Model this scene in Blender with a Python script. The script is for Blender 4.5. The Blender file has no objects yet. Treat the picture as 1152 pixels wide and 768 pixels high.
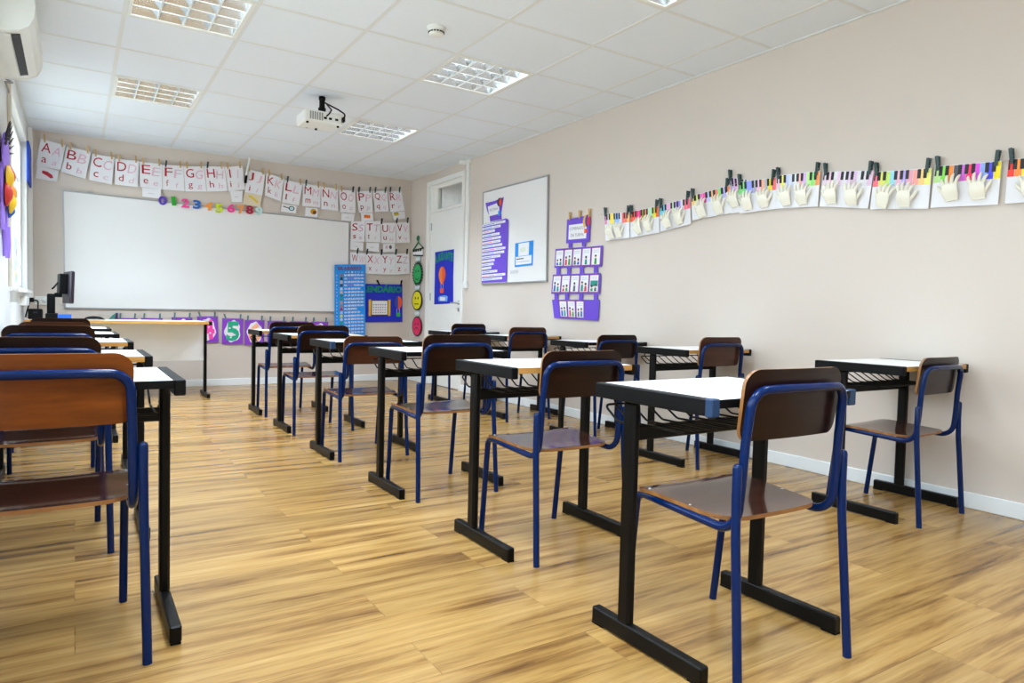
import bpy, math, random
from mathutils import Vector, Matrix
random.seed(7)
scn = bpy.context.scene
COL = scn.collection
PI = math.pi

# ------------------------------------------------------------------ room sizes (metres, z up, y towards the whiteboard wall)
LX, RX = -0.38, 3.70          # window wall and door wall
BY, FY = 8.277, -2.2          # whiteboard wall and the wall behind the camera
CZ = 2.594                    # ceiling
TILE, TX0, TY0 = 0.625, 0.249, 4.680

# ------------------------------------------------------------------ materials
def lin(c):
    return tuple((x / 255.0 / 12.92) if x / 255.0 <= 0.04045 else ((x / 255.0 + 0.055) / 1.055) ** 2.4 for x in c)

MATS = {}
def mat(name, rgb, rough=0.5, metal=0.0, noise=0.05, scale=18.0, bump=0.0, coat=0.0, spec=0.5):
    """principled surface whose colour is gently broken up by a noise texture"""
    if name in MATS:
        return MATS[name]
    m = bpy.data.materials.new(name); m.use_nodes = True
    nt = m.node_tree; b = nt.nodes['Principled BSDF']
    c = lin(rgb)
    b.inputs['Roughness'].default_value = rough
    b.inputs['Metallic'].default_value = metal
    b.inputs['Coat Weight'].default_value = coat
    b.inputs['Coat Roughness'].default_value = 0.06
    b.inputs['Specular IOR Level'].default_value = spec
    tc = nt.nodes.new('ShaderNodeTexCoord')
    n = nt.nodes.new('ShaderNodeTexNoise'); n.inputs['Scale'].default_value = scale; n.inputs['Detail'].default_value = 3
    nt.links.new(tc.outputs['Object'], n.inputs['Vector'])
    r = nt.nodes.new('ShaderNodeMix'); r.data_type = 'RGBA'
    r.inputs[6].default_value = tuple(x * (1 - noise) for x in c) + (1,)
    r.inputs[7].default_value = tuple(min(1, x * (1 + noise)) for x in c) + (1,)
    nt.links.new(n.outputs['Fac'], r.inputs[0]); nt.links.new(r.outputs[2], b.inputs['Base Color'])
    if bump:
        bp = nt.nodes.new('ShaderNodeBump'); bp.inputs['Strength'].default_value = bump; bp.inputs['Distance'].default_value = 0.002
        nt.links.new(n.outputs['Fac'], bp.inputs['Height']); nt.links.new(bp.outputs['Normal'], b.inputs['Normal'])
    MATS[name] = m
    return m

def wood_mat(name, dark, light, rough=0.2, stretch=(3, 26, 26), coat=0.35, spec=0.5):
    if name in MATS:
        return MATS[name]
    m = bpy.data.materials.new(name); m.use_nodes = True
    nt = m.node_tree; b = nt.nodes['Principled BSDF']
    b.inputs['Specular IOR Level'].default_value = spec; b.inputs['Roughness'].default_value = rough; b.inputs['Coat Weight'].default_value = coat; b.inputs['Coat Roughness'].default_value = 0.08
    tc = nt.nodes.new('ShaderNodeTexCoord'); mp = nt.nodes.new('ShaderNodeMapping'); mp.inputs['Scale'].default_value = stretch
    n = nt.nodes.new('ShaderNodeTexNoise'); n.inputs['Scale'].default_value = 1.0; n.inputs['Detail'].default_value = 6; n.inputs['Roughness'].default_value = 0.65
    cr = nt.nodes.new('ShaderNodeValToRGB')
    cr.color_ramp.elements[0].position = 0.3; cr.color_ramp.elements[0].color = lin(dark) + (1,)
    cr.color_ramp.elements[1].position = 0.72; cr.color_ramp.elements[1].color = lin(light) + (1,)
    nt.links.new(tc.outputs['Object'], mp.inputs['Vector']); nt.links.new(mp.outputs['Vector'], n.inputs['Vector'])
    nt.links.new(n.outputs['Fac'], cr.inputs['Fac']); nt.links.new(cr.outputs['Color'], b.inputs['Base Color'])
    MATS[name] = m
    return m

def floor_mat():
    m = bpy.data.materials.new('laminate floor'); m.use_nodes = True
    nt = m.node_tree; N = nt.nodes; L = nt.links; b = N['Principled BSDF']
    tc = N.new('ShaderNodeTexCoord')
    br = N.new('ShaderNodeTexBrick'); br.offset = 0.37; br.offset_frequency = 2; br.squash = 1.0
    br.inputs['Scale'].default_value = 1.0; br.inputs['Brick Width'].default_value = 1.22; br.inputs['Row Height'].default_value = 0.185
    br.inputs['Mortar Size'].default_value = 0.0011; br.inputs['Mortar Smooth'].default_value = 0.0; br.inputs['Bias'].default_value = 0.0
    br.inputs['Color1'].default_value = (0, 0, 0, 1); br.inputs['Color2'].default_value = (1, 1, 1, 1); br.inputs['Mortar'].default_value = (0.5, 0.5, 0.5, 1)
    L.new(tc.outputs['Object'], br.inputs['Vector'])
    # every board gets its own slice of the grain
    sep = N.new('ShaderNodeSeparateXYZ'); L.new(tc.outputs['Object'], sep.inputs[0])
    sc = N.new('ShaderNodeMath'); sc.operation = 'MULTIPLY'; sc.inputs[1].default_value = 31.0; L.new(br.outputs['Color'], sc.inputs[0])
    cmb = N.new('ShaderNodeCombineXYZ'); L.new(sep.outputs[0], cmb.inputs[0]); L.new(sep.outputs[1], cmb.inputs[1]); L.new(sc.outputs[0], cmb.inputs[2])
    mp = N.new('ShaderNodeMapping'); mp.inputs['Scale'].default_value = (0.75, 10.5, 1.0); L.new(cmb.outputs[0], mp.inputs['Vector'])
    n1 = N.new('ShaderNodeTexNoise'); n1.inputs['Scale'].default_value = 1.6; n1.inputs['Detail'].default_value = 8; n1.inputs['Roughness'].default_value = 0.66; n1.inputs['Distortion'].default_value = 0.25
    L.new(mp.outputs['Vector'], n1.inputs['Vector'])
    cr = N.new('ShaderNodeValToRGB'); e = cr.color_ramp.elements
    e[0].position = 0.31; e[0].color = lin((90, 60, 30)) + (1,)
    e[1].position = 0.72; e[1].color = lin((186, 150, 94)) + (1,)
    x = e.new(0.41); x.color = lin((132, 96, 50)) + (1,)
    x = e.new(0.50); x.color = lin((158, 122, 68)) + (1,)
    L.new(n1.outputs['Fac'], cr.inputs['Fac'])
    mp2 = N.new('ShaderNodeMapping'); mp2.inputs['Scale'].default_value = (2.2, 110.0, 1.0); L.new(cmb.outputs[0], mp2.inputs['Vector'])
    n2 = N.new('ShaderNodeTexNoise'); n2.inputs['Scale'].default_value = 1.0; n2.inputs['Detail'].default_value = 3; L.new(mp2.outputs['Vector'], n2.inputs['Vector'])
    hs = N.new('ShaderNodeMapRange'); hs.inputs['To Min'].default_value = 0.8; hs.inputs['To Max'].default_value = 1.16; L.new(n2.outputs['Fac'], hs.inputs['Value'])
    tone = N.new('ShaderNodeMapRange'); tone.inputs['To Min'].default_value = 0.86; tone.inputs['To Max'].default_value = 1.08; L.new(br.outputs['Color'], tone.inputs['Value'])
    mul = N.new('ShaderNodeMath'); mul.operation = 'MULTIPLY'; L.new(hs.outputs[0], mul.inputs[0]); L.new(tone.outputs[0], mul.inputs[1])
    seam = N.new('ShaderNodeMapRange'); seam.inputs['To Min'].default_value = 1.0; seam.inputs['To Max'].default_value = 0.72; L.new(br.outputs['Fac'], seam.inputs['Value'])
    mul2 = N.new('ShaderNodeMath'); mul2.operation = 'MULTIPLY'; L.new(mul.outputs[0], mul2.inputs[0]); L.new(seam.outputs[0], mul2.inputs[1])
    vm = N.new('ShaderNodeVectorMath'); vm.operation = 'SCALE'; L.new(cr.outputs['Color'], vm.inputs[0]); L.new(mul2.outputs[0], vm.inputs['Scale'])
    L.new(vm.outputs[0], b.inputs['Base Color'])
    b.inputs['Roughness'].default_value = 0.24
    b.inputs['Specular IOR Level'].default_value = 0.45
    bp = N.new('ShaderNodeBump'); bp.inputs['Strength'].default_value = 0.12; bp.inputs['Distance'].default_value = 0.002
    L.new(n2.outputs['Fac'], bp.inputs['Height']); L.new(bp.outputs['Normal'], b.inputs['Normal'])
    return m

def glass_mat(name, tint=(0.93, 0.97, 0.96), refl=0.08):
    m = bpy.data.materials.new(name); m.use_nodes = True
    nt = m.node_tree; nt.nodes.clear()
    o = nt.nodes.new('ShaderNodeOutputMaterial'); t = nt.nodes.new('ShaderNodeBsdfTransparent'); g = nt.nodes.new('ShaderNodeBsdfGlossy')
    x = nt.nodes.new('ShaderNodeMixShader'); f = nt.nodes.new('ShaderNodeLayerWeight'); f.inputs['Blend'].default_value = 0.5
    p = nt.nodes.new('ShaderNodeMath'); p.operation = 'POWER'; p.inputs[1].default_value = 4.0
    k = nt.nodes.new('ShaderNodeMath'); k.operation = 'MULTIPLY_ADD'; k.inputs[1].default_value = 0.6; k.inputs[2].default_value = 0.04
    t.inputs['Color'].default_value = tint + (1,); g.inputs['Roughness'].default_value = 0.02
    nt.links.new(f.outputs['Facing'], p.inputs[0]); nt.links.new(p.outputs[0], k.inputs[0]); nt.links.new(k.outputs[0], x.inputs[0])
    nt.links.new(t.outputs[0], x.inputs[1]); nt.links.new(g.outputs[0], x.inputs[2]); nt.links.new(x.outputs[0], o.inputs[0])
    return m

WALL = mat('wall paint', (210, 199, 189), 0.55, noise=0.012, scale=3, bump=0.05)
WALLW = mat('white wall paint', (228, 230, 228), 0.35, noise=0.01, scale=3)
CEIL = mat('ceiling tile', (230, 238, 246), 0.8, noise=0.02, scale=60, bump=0.1)
TBAR = mat('ceiling bar', (222, 226, 226), 0.5, noise=0.01)
WHITE = mat('white paint', (236, 236, 232), 0.4, noise=0.012)
PLASTIC = mat('white plastic', (232, 234, 230), 0.3, noise=0.01)
ALU = mat('brushed aluminium', (176, 178, 180), 0.35, 0.9, noise=0.04)
BOARD = mat('whiteboard enamel', (232, 231, 230), 0.22, noise=0.008, scale=2)
BLACK = mat('black steel', (6, 6, 6), 0.4, noise=0.1, spec=0.18)
BLACKP = mat('black plastic', (7, 7, 8), 0.48, noise=0.1, spec=0.16)
BLUE = mat('blue steel', (0, 28, 76), 0.2, noise=0.08, coat=0.05, spec=0.22)
LAM = mat('white laminate', (240, 240, 236), 0.28, noise=0.01)
EDGE = wood_mat('edge band', (176, 122, 52), (206, 156, 84), 0.4, coat=0.1)
PLY = wood_mat('plywood edge', (112, 70, 34), (164, 114, 62), 0.4, coat=0.1)
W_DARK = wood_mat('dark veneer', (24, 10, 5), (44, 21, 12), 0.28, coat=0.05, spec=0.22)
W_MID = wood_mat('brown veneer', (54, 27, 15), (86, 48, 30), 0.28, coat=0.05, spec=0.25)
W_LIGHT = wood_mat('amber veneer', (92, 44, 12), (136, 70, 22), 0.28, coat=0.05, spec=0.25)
W_SEAT = wood_mat('seat veneer', (56, 29, 20), (88, 52, 40), 0.11, coat=0.0, spec=0.24)
PAPER = mat('white paper', (232, 232, 236), 0.75, noise=0.015)
PAPERC = mat('cream paper', (238, 234, 218), 0.7, noise=0.03)
BEIGEP = mat('beige paper', (220, 206, 178), 0.75, noise=0.03)
RED = mat('red ink', (178, 22, 46), 0.6)
PINK = mat('pale pink ink', (226, 186, 206), 0.7)
PEG = mat('pine clothespin', (204, 168, 112), 0.6)
PEGD = mat('dark green clothespin', (44, 66, 66), 0.5)
STRING = mat('string', (190, 176, 160), 0.8)
VIOLET = mat('violet card', (104, 70, 200), 0.6, noise=0.04)
PURPLE = mat('purple card', (136, 58, 196), 0.6, noise=0.05)
ROYAL = mat('royal blue felt', (22, 40, 190), 0.75, noise=0.06, scale=40)
SKYB = mat('bright blue card', (16, 142, 232), 0.55, noise=0.03)
GREENF = mat('green felt', (14, 142, 92), 0.8, noise=0.08)
def ink(name, rgb): return mat(name, rgb, 0.55, noise=0.04)

# ------------------------------------------------------------------ mesh collecting
class MB:
    def __init__(s): s.v = []; s.f = []; s.m = []; s.mats = []; s.sm = []
    def mi(s, m):
        if m not in s.mats: s.mats.append(m)
        return s.mats.index(m)
    def add(s, vs, fs, m, smooth=False):
        o = len(s.v); k = s.mi(m)
        s.v += [tuple(v) for v in vs]
        for f in fs: s.f.append(tuple(i + o for i in f)); s.m.append(k); s.sm.append(smooth)
    def box(s, x0, x1, y0, y1, z0, z1, m, bev=0.0):
        if bev <= 0:
            vs = [(x, y, z) for z in (z0, z1) for y in (y0, y1) for x in (x0, x1)]
            s.add(vs, [(0, 2, 3, 1), (4, 5, 7, 6), (0, 1, 5, 4), (2, 6, 7, 3), (0, 4, 6, 2), (1, 3, 7, 5)], m)
            return
        # chamfered box: 24 corners
        b = min(bev, (x1 - x0) / 2.01, (y1 - y0) / 2.01, (z1 - z0) / 2.01)
        X, Y, Z = (x0, x1), (y0, y1), (z0, z1); vs = []; idx = {}
        for i in (0, 1):
            for j in (0, 1):
                for k in (0, 1):
                    sx, sy, sz = (b if i == 0 else -b), (b if j == 0 else -b), (b if k == 0 else -b)
                    for a, p in (('x', (X[i], Y[j] + sy, Z[k] + sz)), ('y', (X[i] + sx, Y[j], Z[k] + sz)), ('z', (X[i] + sx, Y[j] + sy, Z[k]))):
                        idx[i, j, k, a] = len(vs); vs.append(p)
        fs = []
        c = Vector(((x0 + x1) / 2, (y0 + y1) / 2, (z0 + z1) / 2))
        def face(ids):
            P = [Vector(vs[q]) for q in ids]; n = (P[1] - P[0]).cross(P[2] - P[0]); g = sum(P, Vector()) / len(P) - c
            fs.append(tuple(ids) if n.dot(g) > 0 else tuple(reversed(ids)))
        for i in (0, 1):
            face([idx[i, 0, 0, 'x'], idx[i, 1, 0, 'x'], idx[i, 1, 1, 'x'], idx[i, 0, 1, 'x']])
            face([idx[0, i, 0, 'y'], idx[1, i, 0, 'y'], idx[1, i, 1, 'y'], idx[0, i, 1, 'y']])
            face([idx[0, 0, i, 'z'], idx[1, 0, i, 'z'], idx[1, 1, i, 'z'], idx[0, 1, i, 'z']])
        for p in (0, 1):
            for q in (0, 1):
                face([idx[p, q, 0, 'x'], idx[p, q, 1, 'x'], idx[p, q, 1, 'y'], idx[p, q, 0, 'y']])
                face([idx[p, 0, q, 'x'], idx[p, 1, q, 'x'], idx[p, 1, q, 'z'], idx[p, 0, q, 'z']])
                face([idx[0, p, q, 'y'], idx[1, p, q, 'y'], idx[1, p, q, 'z'], idx[0, p, q, 'z']])
                for r in (0, 1): face([idx[p, q, r, 'x'], idx[p, q, r, 'y'], idx[p, q, r, 'z']])
        s.add(vs, fs, m)
    def tube(s, pts, r, m, n=12, cap=True, closed=False, flat=(1.0, 1.0)):
        P = [Vector(p) for p in pts]; R = r if isinstance(r, (list, tuple)) else [r] * len(P)
        T = []
        for i in range(len(P)):
            a = P[i - 1] if (i > 0 or closed) else P[i]; b = P[(i + 1) % len(P)] if (i < len(P) - 1 or closed) else P[i]
            T.append((b - a).normalized())
        u = Vector((0, 0, 1)) if abs(T[0].z) < 0.9 else Vector((0, 1, 0))
        u = (u - T[0] * u.dot(T[0])).normalized(); vs = []; fs = []
        for i in range(len(P)):
            u = (u - T[i] * u.dot(T[i])).normalized(); w = T[i].cross(u)
            for k in range(n):
                a = 2 * PI * k / n; vs.append(P[i] + (u * math.cos(a) * flat[0] + w * math.sin(a) * flat[1]) * R[i])
        for i in range(len(P) if closed else len(P) - 1):
            j = (i + 1) % len(P)
            for k in range(n): fs.append((i * n + k, i * n + (k + 1) % n, j * n + (k + 1) % n, j * n + k))
        s.add(vs, fs, m, True)
        if cap and not closed:
            s.add([vs[k] for k in range(n)], [tuple(reversed(range(n)))], m)
            s.add([vs[(len(P) - 1) * n + k] for k in range(n)], [tuple(range(n))], m)
    def lathe(s, prof, c, m, n=24, axis='z'):
        vs = []; fs = []
        for (r, h) in prof:
            for k in range(n):
                a = 2 * PI * k / n; p = (r * math.cos(a), r * math.sin(a), h)
                if axis == 'x': p = (p[2], p[0], p[1])
                if axis == 'y': p = (p[0], p[2], p[1])
                vs.append((p[0] + c[0], p[1] + c[1], p[2] + c[2]))
        for i in range(len(prof) - 1):
            for k in range(n): fs.append((i * n + k, i * n + (k + 1) % n, (i + 1) * n + (k + 1) % n, (i + 1) * n + k))
        s.add(vs, fs, m, True)
    def prism(s, poly, f, d0, d1, m, smooth=False):
        """polygon in 2-D mapped by f(u, v, depth), with its own thickness"""
        n = len(poly)
        a = [f(u, v, d0) for u, v in poly]; b = [f(u, v, d1) for u, v in poly]
        s.add(a + b, [tuple(reversed(range(n))), tuple(range(n, 2 * n))] + [(i, (i + 1) % n, n + (i + 1) % n, n + i) for i in range(n)], m, smooth)
    def ellipsoid(s, c, r, m, nu=12, nv=8):
        vs = []; fs = []
        for j in range(nv + 1):
            t = PI * j / nv
            for i in range(nu):
                a = 2 * PI * i / nu
                vs.append((c[0] + r[0] * math.sin(t) * math.cos(a), c[1] + r[1] * math.sin(t) * math.sin(a), c[2] + r[2] * math.cos(t)))
        for j in range(nv):
            for i in range(nu): fs.append((j * nu + i, (j + 1) * nu + i, (j + 1) * nu + (i + 1) % nu, j * nu + (i + 1) % nu))
        s.add(vs, fs, m, True)

ORG = {}
def obj(name, mb, parent=None, loc=None, mesh=None):
    """link ONE mesh object; points are given in world space and stored relative to the object"""
    if mesh is None:
        if parent is not None: o = Vector(ORG[parent.name])
        elif loc is not None: o = Vector(loc)
        else:
            xs = [v[0] for v in mb.v]; ys = [v[1] for v in mb.v]; zs = [v[2] for v in mb.v]
            o = Vector(((min(xs) + max(xs)) / 2, (min(ys) + max(ys)) / 2, min(zs)))
        mesh = bpy.data.meshes.new(name)
        mesh.from_pydata([(v[0] - o.x, v[1] - o.y, v[2] - o.z) for v in mb.v], [], mb.f)
        for m in mb.mats: mesh.materials.append(m)
        mesh.polygons.foreach_set('material_index', mb.m); mesh.polygons.foreach_set('use_smooth', mb.sm)
        mesh.update()
    else:
        o = Vector(loc or (0, 0, 0))
    ob = bpy.data.objects.new(name, mesh); COL.objects.link(ob)
    if parent is not None:
        ob.parent = parent; ORG[ob.name] = ORG[parent.name]
    else:
        ob.location = o; ORG[ob.name] = tuple(o)
    return ob
def tag(o, label, cat, group=None, kind=None):
    o['label'] = label; o['category'] = cat
    if group: o['group'] = group
    if kind: o['kind'] = kind
    return o
def thing(name, loc, label, cat, group=None):
    o = bpy.data.objects.new(name, None); COL.objects.link(o); o.location = loc; o.empty_display_size = 0.05
    ORG[o.name] = tuple(loc)
    return tag(o, label, cat, group)
def struct(name, mb, label=None):
    o = obj(name, mb, loc=(0, 0, 0)); o['kind'] = 'structure'
    if label: o['label'] = label
    return o

def fillet(pts, rad, seg=6):
    """round the inner corners of a polyline"""
    P = [Vector(p) for p in pts]; out = [P[0]]
    for i in range(1, len(P) - 1):
        r = rad[i - 1] if isinstance(rad, (list, tuple)) else rad
        a = (P[i - 1] - P[i]); b = (P[i + 1] - P[i]); la, lb = a.length, b.length; a.normalize(); b.normalize()
        ang = a.angle(b); 
        if r <= 0 or ang > PI - 0.03: out.append(P[i]); continue
        d = min(r / math.tan(ang / 2), la * 0.49, lb * 0.49); r2 = d * math.tan(ang / 2)
        c = P[i] + (a + b).normalized() * (r2 / math.sin(ang / 2))
        s0 = P[i] + a * d - c; s1 = P[i] + b * d - c; tot = s0.angle(s1); ax = s0.cross(s1).normalized()
        for k in range(seg + 1): out.append(c + Matrix.Rotation(tot * k / seg, 3, ax) @ s0)
    out.append(P[-1]); return out

# ------------------------------------------------------------------ lettering
GL = {}
def glyphs(txt, bold=0.0):
    if (txt, bold) in GL: return GL[txt, bold]
    cu = bpy.data.curves.new('g', 'FONT'); cu.body = txt; cu.resolution_u = 3; cu.offset = bold
    ob = bpy.data.objects.new('g', cu); COL.objects.link(ob)
    dg = bpy.context.evaluated_depsgraph_get(); me = bpy.data.meshes.new_from_object(ob.evaluated_get(dg))
    vs = [(v.co.x, v.co.y) for v in me.vertices]; fs = [tuple(p.vertices) for p in me.polygons]
    bpy.data.objects.remove(ob); bpy.data.curves.remove(cu); bpy.data.meshes.remove(me)
    GL[txt, bold] = (vs, fs); return GL[txt, bold]
def text(mb, txt, f, rect, m, off=0.0022, bold=0.0, shear=0.0, depth=0.0, keep=False, rot=0.0):
    """fill rect (u0, v0, u1, v1) of the surface f(u, v, off) with lettering"""
    vs, fs = glyphs(txt, bold)
    if not vs: return
    x0 = min(v[0] for v in vs); x1 = max(v[0] for v in vs); y0 = min(v[1] for v in vs); y1 = max(v[1] for v in vs)
    u0, v0, u1, v1 = rect; sx = (u1 - u0) / max(1e-6, x1 - x0); sy = (v1 - v0) / max(1e-6, y1 - y0)
    q = []
    for x, y in vs:
        u, v = (x - x0) * sx, (y - y0) * sy
        u += shear * (v - (v1 - v0) / 2)
        if rot:
            cu_, cv_ = (u1 - u0) / 2, (v1 - v0) / 2; du, dv = u - cu_, v - cv_
            u = cu_ + du * math.cos(rot) - dv * math.sin(rot); v = cv_ + du * math.sin(rot) + dv * math.cos(rot)
        q.append((u0 + u, v0 + v))
    if depth <= 0:
        mb.add([f(u, v, off) for u, v in q], fs, m)
    else:
        n = len(q); e = {}
        for fc in fs:
            for i in range(len(fc)):
                a, b = fc[i], fc[(i + 1) % len(fc)]
                if (b, a) in e: del e[(b, a)]
                else: e[(a, b)] = 1
        F = [tuple(reversed(fc)) for fc in fs] + [tuple(i + n for i in fc) for fc in fs] + [(a, b, b + n, a + n) for a, b in e]
        mb.add([f(u, v, off) for u, v in q] + [f(u, v, off + depth) for u, v in q], F, m)

def quad(c, n):
    """c = corners top-left, top-right, bottom-right, bottom-left as 3-D points; n = direction into the room"""
    TL, TR, BR, BL = [Vector(p) for p in c]; n = Vector(n)
    def f(u, v, d=0.0):
        return (BL * (1 - u) + BR * u) * (1 - v) + (TL * (1 - u) + TR * u) * v + n * d
    return f
def sheet(mb, f, m, rect=(0, 0, 1, 1), d0=0.0, d1=0.0012, edge=None):
    u0, v0, u1, v1 = rect
    mb.prism([(u0, v0), (u1, v0), (u1, v1), (u0, v1)], f, d0, d1, m)
def disc(mb, f, cu, cv, ru, rv, m, d0, d1, n=20):
    mb.prism([(cu + ru * math.cos(2 * PI * k / n), cv + rv * math.sin(2 * PI * k / n)) for k in range(n)], f, d0, d1, m)
NB = (0, -1, 0); NR = (-1, 0, 0); NL = (1, 0, 0)
def back(q, y): return quad([(x, y, z) for x, z in q], NB)
def right(q, x): return quad([(x, y, z) for y, z in q], NR)
LAMP = 18
SKY = 7
EXPO = 0.33

# ================================================================== ROOM
WINS = [(6.02, 7.76), (2.40, 4.15), (0.20, 1.95), (-1.95, -0.20)]
WZ0, WZ1 = 1.0, 2.36
mb = MB(); FM = floor_mat(); mb.box(LX - 0.2, RX + 1.6, FY - 0.2, BY + 0.2, -0.1, 0.0, FM); mb.box(RX, RX + 1.6, BY + 0.2, 13.15, -0.1, 0.0, FM); struct('floor', mb)
mb = MB(); mb.box(LX - 0.2, RX + 0.15, BY, BY + 0.15, 0, CZ + 0.15, WALL); struct('wall_back', mb)
mb = MB(); mb.box(LX - 0.2, RX + 0.15, FY - 0.15, FY, 0, CZ + 0.15, WALL); struct('wall_front', mb)
DY0, DY1, DZ = 6.855, 7.735, 2.445
mb = MB()
mb.box(RX, RX + 0.15, FY, DY0, 0, CZ + 0.15, WALL); mb.box(RX, RX + 0.15, DY1, BY, 0, CZ + 0.15, WALL); mb.box(RX, RX + 0.15, DY0, DY1, DZ, CZ + 0.15, WALL)
struct('wall_right', mb)
mb = MB()
mb.box(LX - 0.15, LX, FY, BY, 0, WZ0, WALLW); mb.box(LX - 0.15, LX, FY, BY, WZ1, CZ + 0.15, WALLW)
ys = [FY] + [v for w in reversed(WINS) for v in w] + [BY]
for a, b in zip(ys[::2], ys[1::2]): mb.box(LX - 0.15, LX, a, b, WZ0, WZ1, WALLW)
struct('wall_left', mb)
mb = MB(); mb.box(RX + 1.45, RX + 1.6, 5.4, 13.0, 0, CZ + 0.15, WALL); mb.box(RX + 0.15, RX + 1.6, 5.25, 5.4, 0, CZ + 0.15, WALL); mb.box(RX, RX + 1.6, 13.0, 13.15, 0, CZ + 0.15, WALL); mb.box(RX, RX + 0.15, BY + 0.15, 13.0, 0, CZ + 0.15, WALL); struct('wall_corridor', mb)

# ceiling: tiles around the recessed luminaires, on a bar grid
LUMS = [(0, -1), (0, 2), (3, -1), (3, 2), (3, -4), (0, -4), (0, -7), (3, -7), (0, -10), (3, -10)]
gx = [LX] + [TX0 + TILE * i for i in range(0, 6)] + [RX]
r0 = math.ceil((FY - TY0) / TILE); rows = list(range(r0, 6))
gy = [FY] + [TY0 + TILE * j for j in rows] + [BY]
mb = MB(); skip = {(round(TX0 + TILE * i, 3), round(TY0 + TILE * j, 3)) for i, j in LUMS}
for a, b in zip(gx, gx[1:]):
    for c, d in zip(gy, gy[1:]):
        if (round(a, 3), round(c, 3)) in skip: continue
        mb.add([(a, c, CZ), (a, d, CZ), (b, d, CZ), (b, c, CZ)], [(0, 1, 2, 3)], CEIL)
mb.box(RX + 0.15, RX + 1.45, 5.4, 13.0, CZ, CZ + 0.02, CEIL)
mb.box(LX - 0.2, RX + 1.6, FY - 0.2, 13.15, CZ + 0.15, CZ + 0.2, CEIL)
struct('ceiling', mb)
mb = MB(); w = 0.012
for x in gx[1:-1]: mb.box(x - w, x + w, FY, BY, CZ - 0.002, CZ, TBAR)
for y in gy[1:-1]: mb.box(LX, RX, y - w, y + w, CZ - 0.0018, CZ, TBAR)
mb.box(LX, LX + 0.02, FY, BY, CZ - 0.006, CZ, TBAR); mb.box(RX - 0.02, RX, FY, BY, CZ - 0.006, CZ, TBAR); mb.box(LX, RX, BY - 0.02, BY, CZ - 0.006, CZ, TBAR)
struct('trim_1', mb)
BB = mat('white baseboard', (232, 236, 238), 0.35, noise=0.01)
mb = MB(); mb.box(LX, RX, BY - 0.012, BY, 0, 0.077, BB, 0.003); struct('baseboard_back', mb)
mb = MB(); mb.box(RX - 0.012, RX, FY, 6.81, 0, 0.077, BB, 0.003); mb.box(RX - 0.012, RX, 7.78, BY - 0.012, 0, 0.077, BB, 0.003); struct('baseboard_right', mb)
mb = MB(); mb.box(LX, LX + 0.012, FY, BY - 0.012, 0, 0.077, BB, 0.003); struct('baseboard_left', mb)
mb = MB(); mb.box(LX, LX + 0.04, 8.18, BY, WZ0 - 0.06, CZ - 0.006, WHITE, 0.004); struct('trim_2', mb)

# windows
GL1 = glass_mat('window glass')
for k, (a, b) in enumerate(WINS):
    f = MB(); x0, x1 = LX - 0.11, LX - 0.03
    for (ya, yb, za, zb) in ((a, b, WZ0, WZ0 + 0.045), (a, b, WZ1 - 0.045, WZ1), (a, a + 0.045, WZ0, WZ1), (b - 0.045, b, WZ0, WZ1)):
        f.box(x0, x1, ya, yb, za, zb, WHITE, 0.004)
    m = (a + b) / 2
    f.box(x0 + 0.01, x1 - 0.01, m - 0.03, m + 0.03, WZ0, WZ1, WHITE, 0.004)
    f.box(x0 + 0.02, x1 - 0.02, a, b, 1.98, 2.02, WHITE, 0.004)
    wn = struct('window_%d' % (k + 1), f)
    g = MB(); g.box(LX - 0.075, LX - 0.069, a + 0.03, b - 0.03, WZ0 + 0.03, WZ1 - 0.03, GL1); obj('window_pane', g, wn)
    s = MB(); s.box(LX - 0.03, LX + 0.05, a - 0.04, b + 0.04, WZ0 - 0.03, WZ0, WHITE, 0.004); obj('window_sill', s, wn)
    c = MB()
    for (za, zb, ya, yb) in ((WZ0, WZ0 - 0.0, 0, 0),): pass
    c.box(LX - 0.004, LX + 0.014, a - 0.07, a, WZ0 - 0.03, WZ1 + 0.07, WHITE, 0.003); c.box(LX - 0.004, LX + 0.014, b, b + 0.07, WZ0 - 0.03, WZ1 + 0.07, WHITE, 0.003)
    c.box(LX - 0.004, LX + 0.014, a, b, WZ1, WZ1 + 0.07, WHITE, 0.003); obj('window_casing', c, wn)
    # security grille outside the glass
    gr = MB(); n = int((b - a) / 0.16)
    for i in range(1, n):
        y = a + (b - a) * i / n
        gr.tube([(LX - 0.135, y, WZ0), (LX - 0.135, y, WZ1)], 0.006, WHITE, 8)
    for i in range(3):
        z = WZ0 + 0.25 + i * 0.45
        gr.tube([(LX - 0.135, a, z), (LX - 0.135, m, z + 0.14), (LX - 0.135, b, z)], 0.006, WHITE, 8)
    obj('window_grille', gr, wn)
    l = bpy.data.lights.new('window portal', 'AREA'); l.shape = 'RECTANGLE'; l.size = b - a; l.size_y = WZ1 - WZ0
    l.cycles.is_portal = True
    lo = bpy.data.objects.new('window portal', l); COL.objects.link(lo); lo.location = (LX - 0.145, m, (WZ0 + WZ1) / 2); lo.rotation_euler = (PI / 2, 0, -PI / 2)
# overcast sky and the yard outside the windows
w = bpy.data.worlds.new('sky'); scn.world = w; w.use_nodes = True
bg = w.node_tree.nodes['Background']; bg.inputs['Color'].default_value = (0.81, 0.89, 1.0, 1); bg.inputs['Strength'].default_value = SKY
mb = MB(); mb.box(LX - 12, LX - 0.2, -14, 20, -0.35, -0.3, mat('pale paving', (176, 172, 164), 0.8)); struct('ground', mb)

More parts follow.
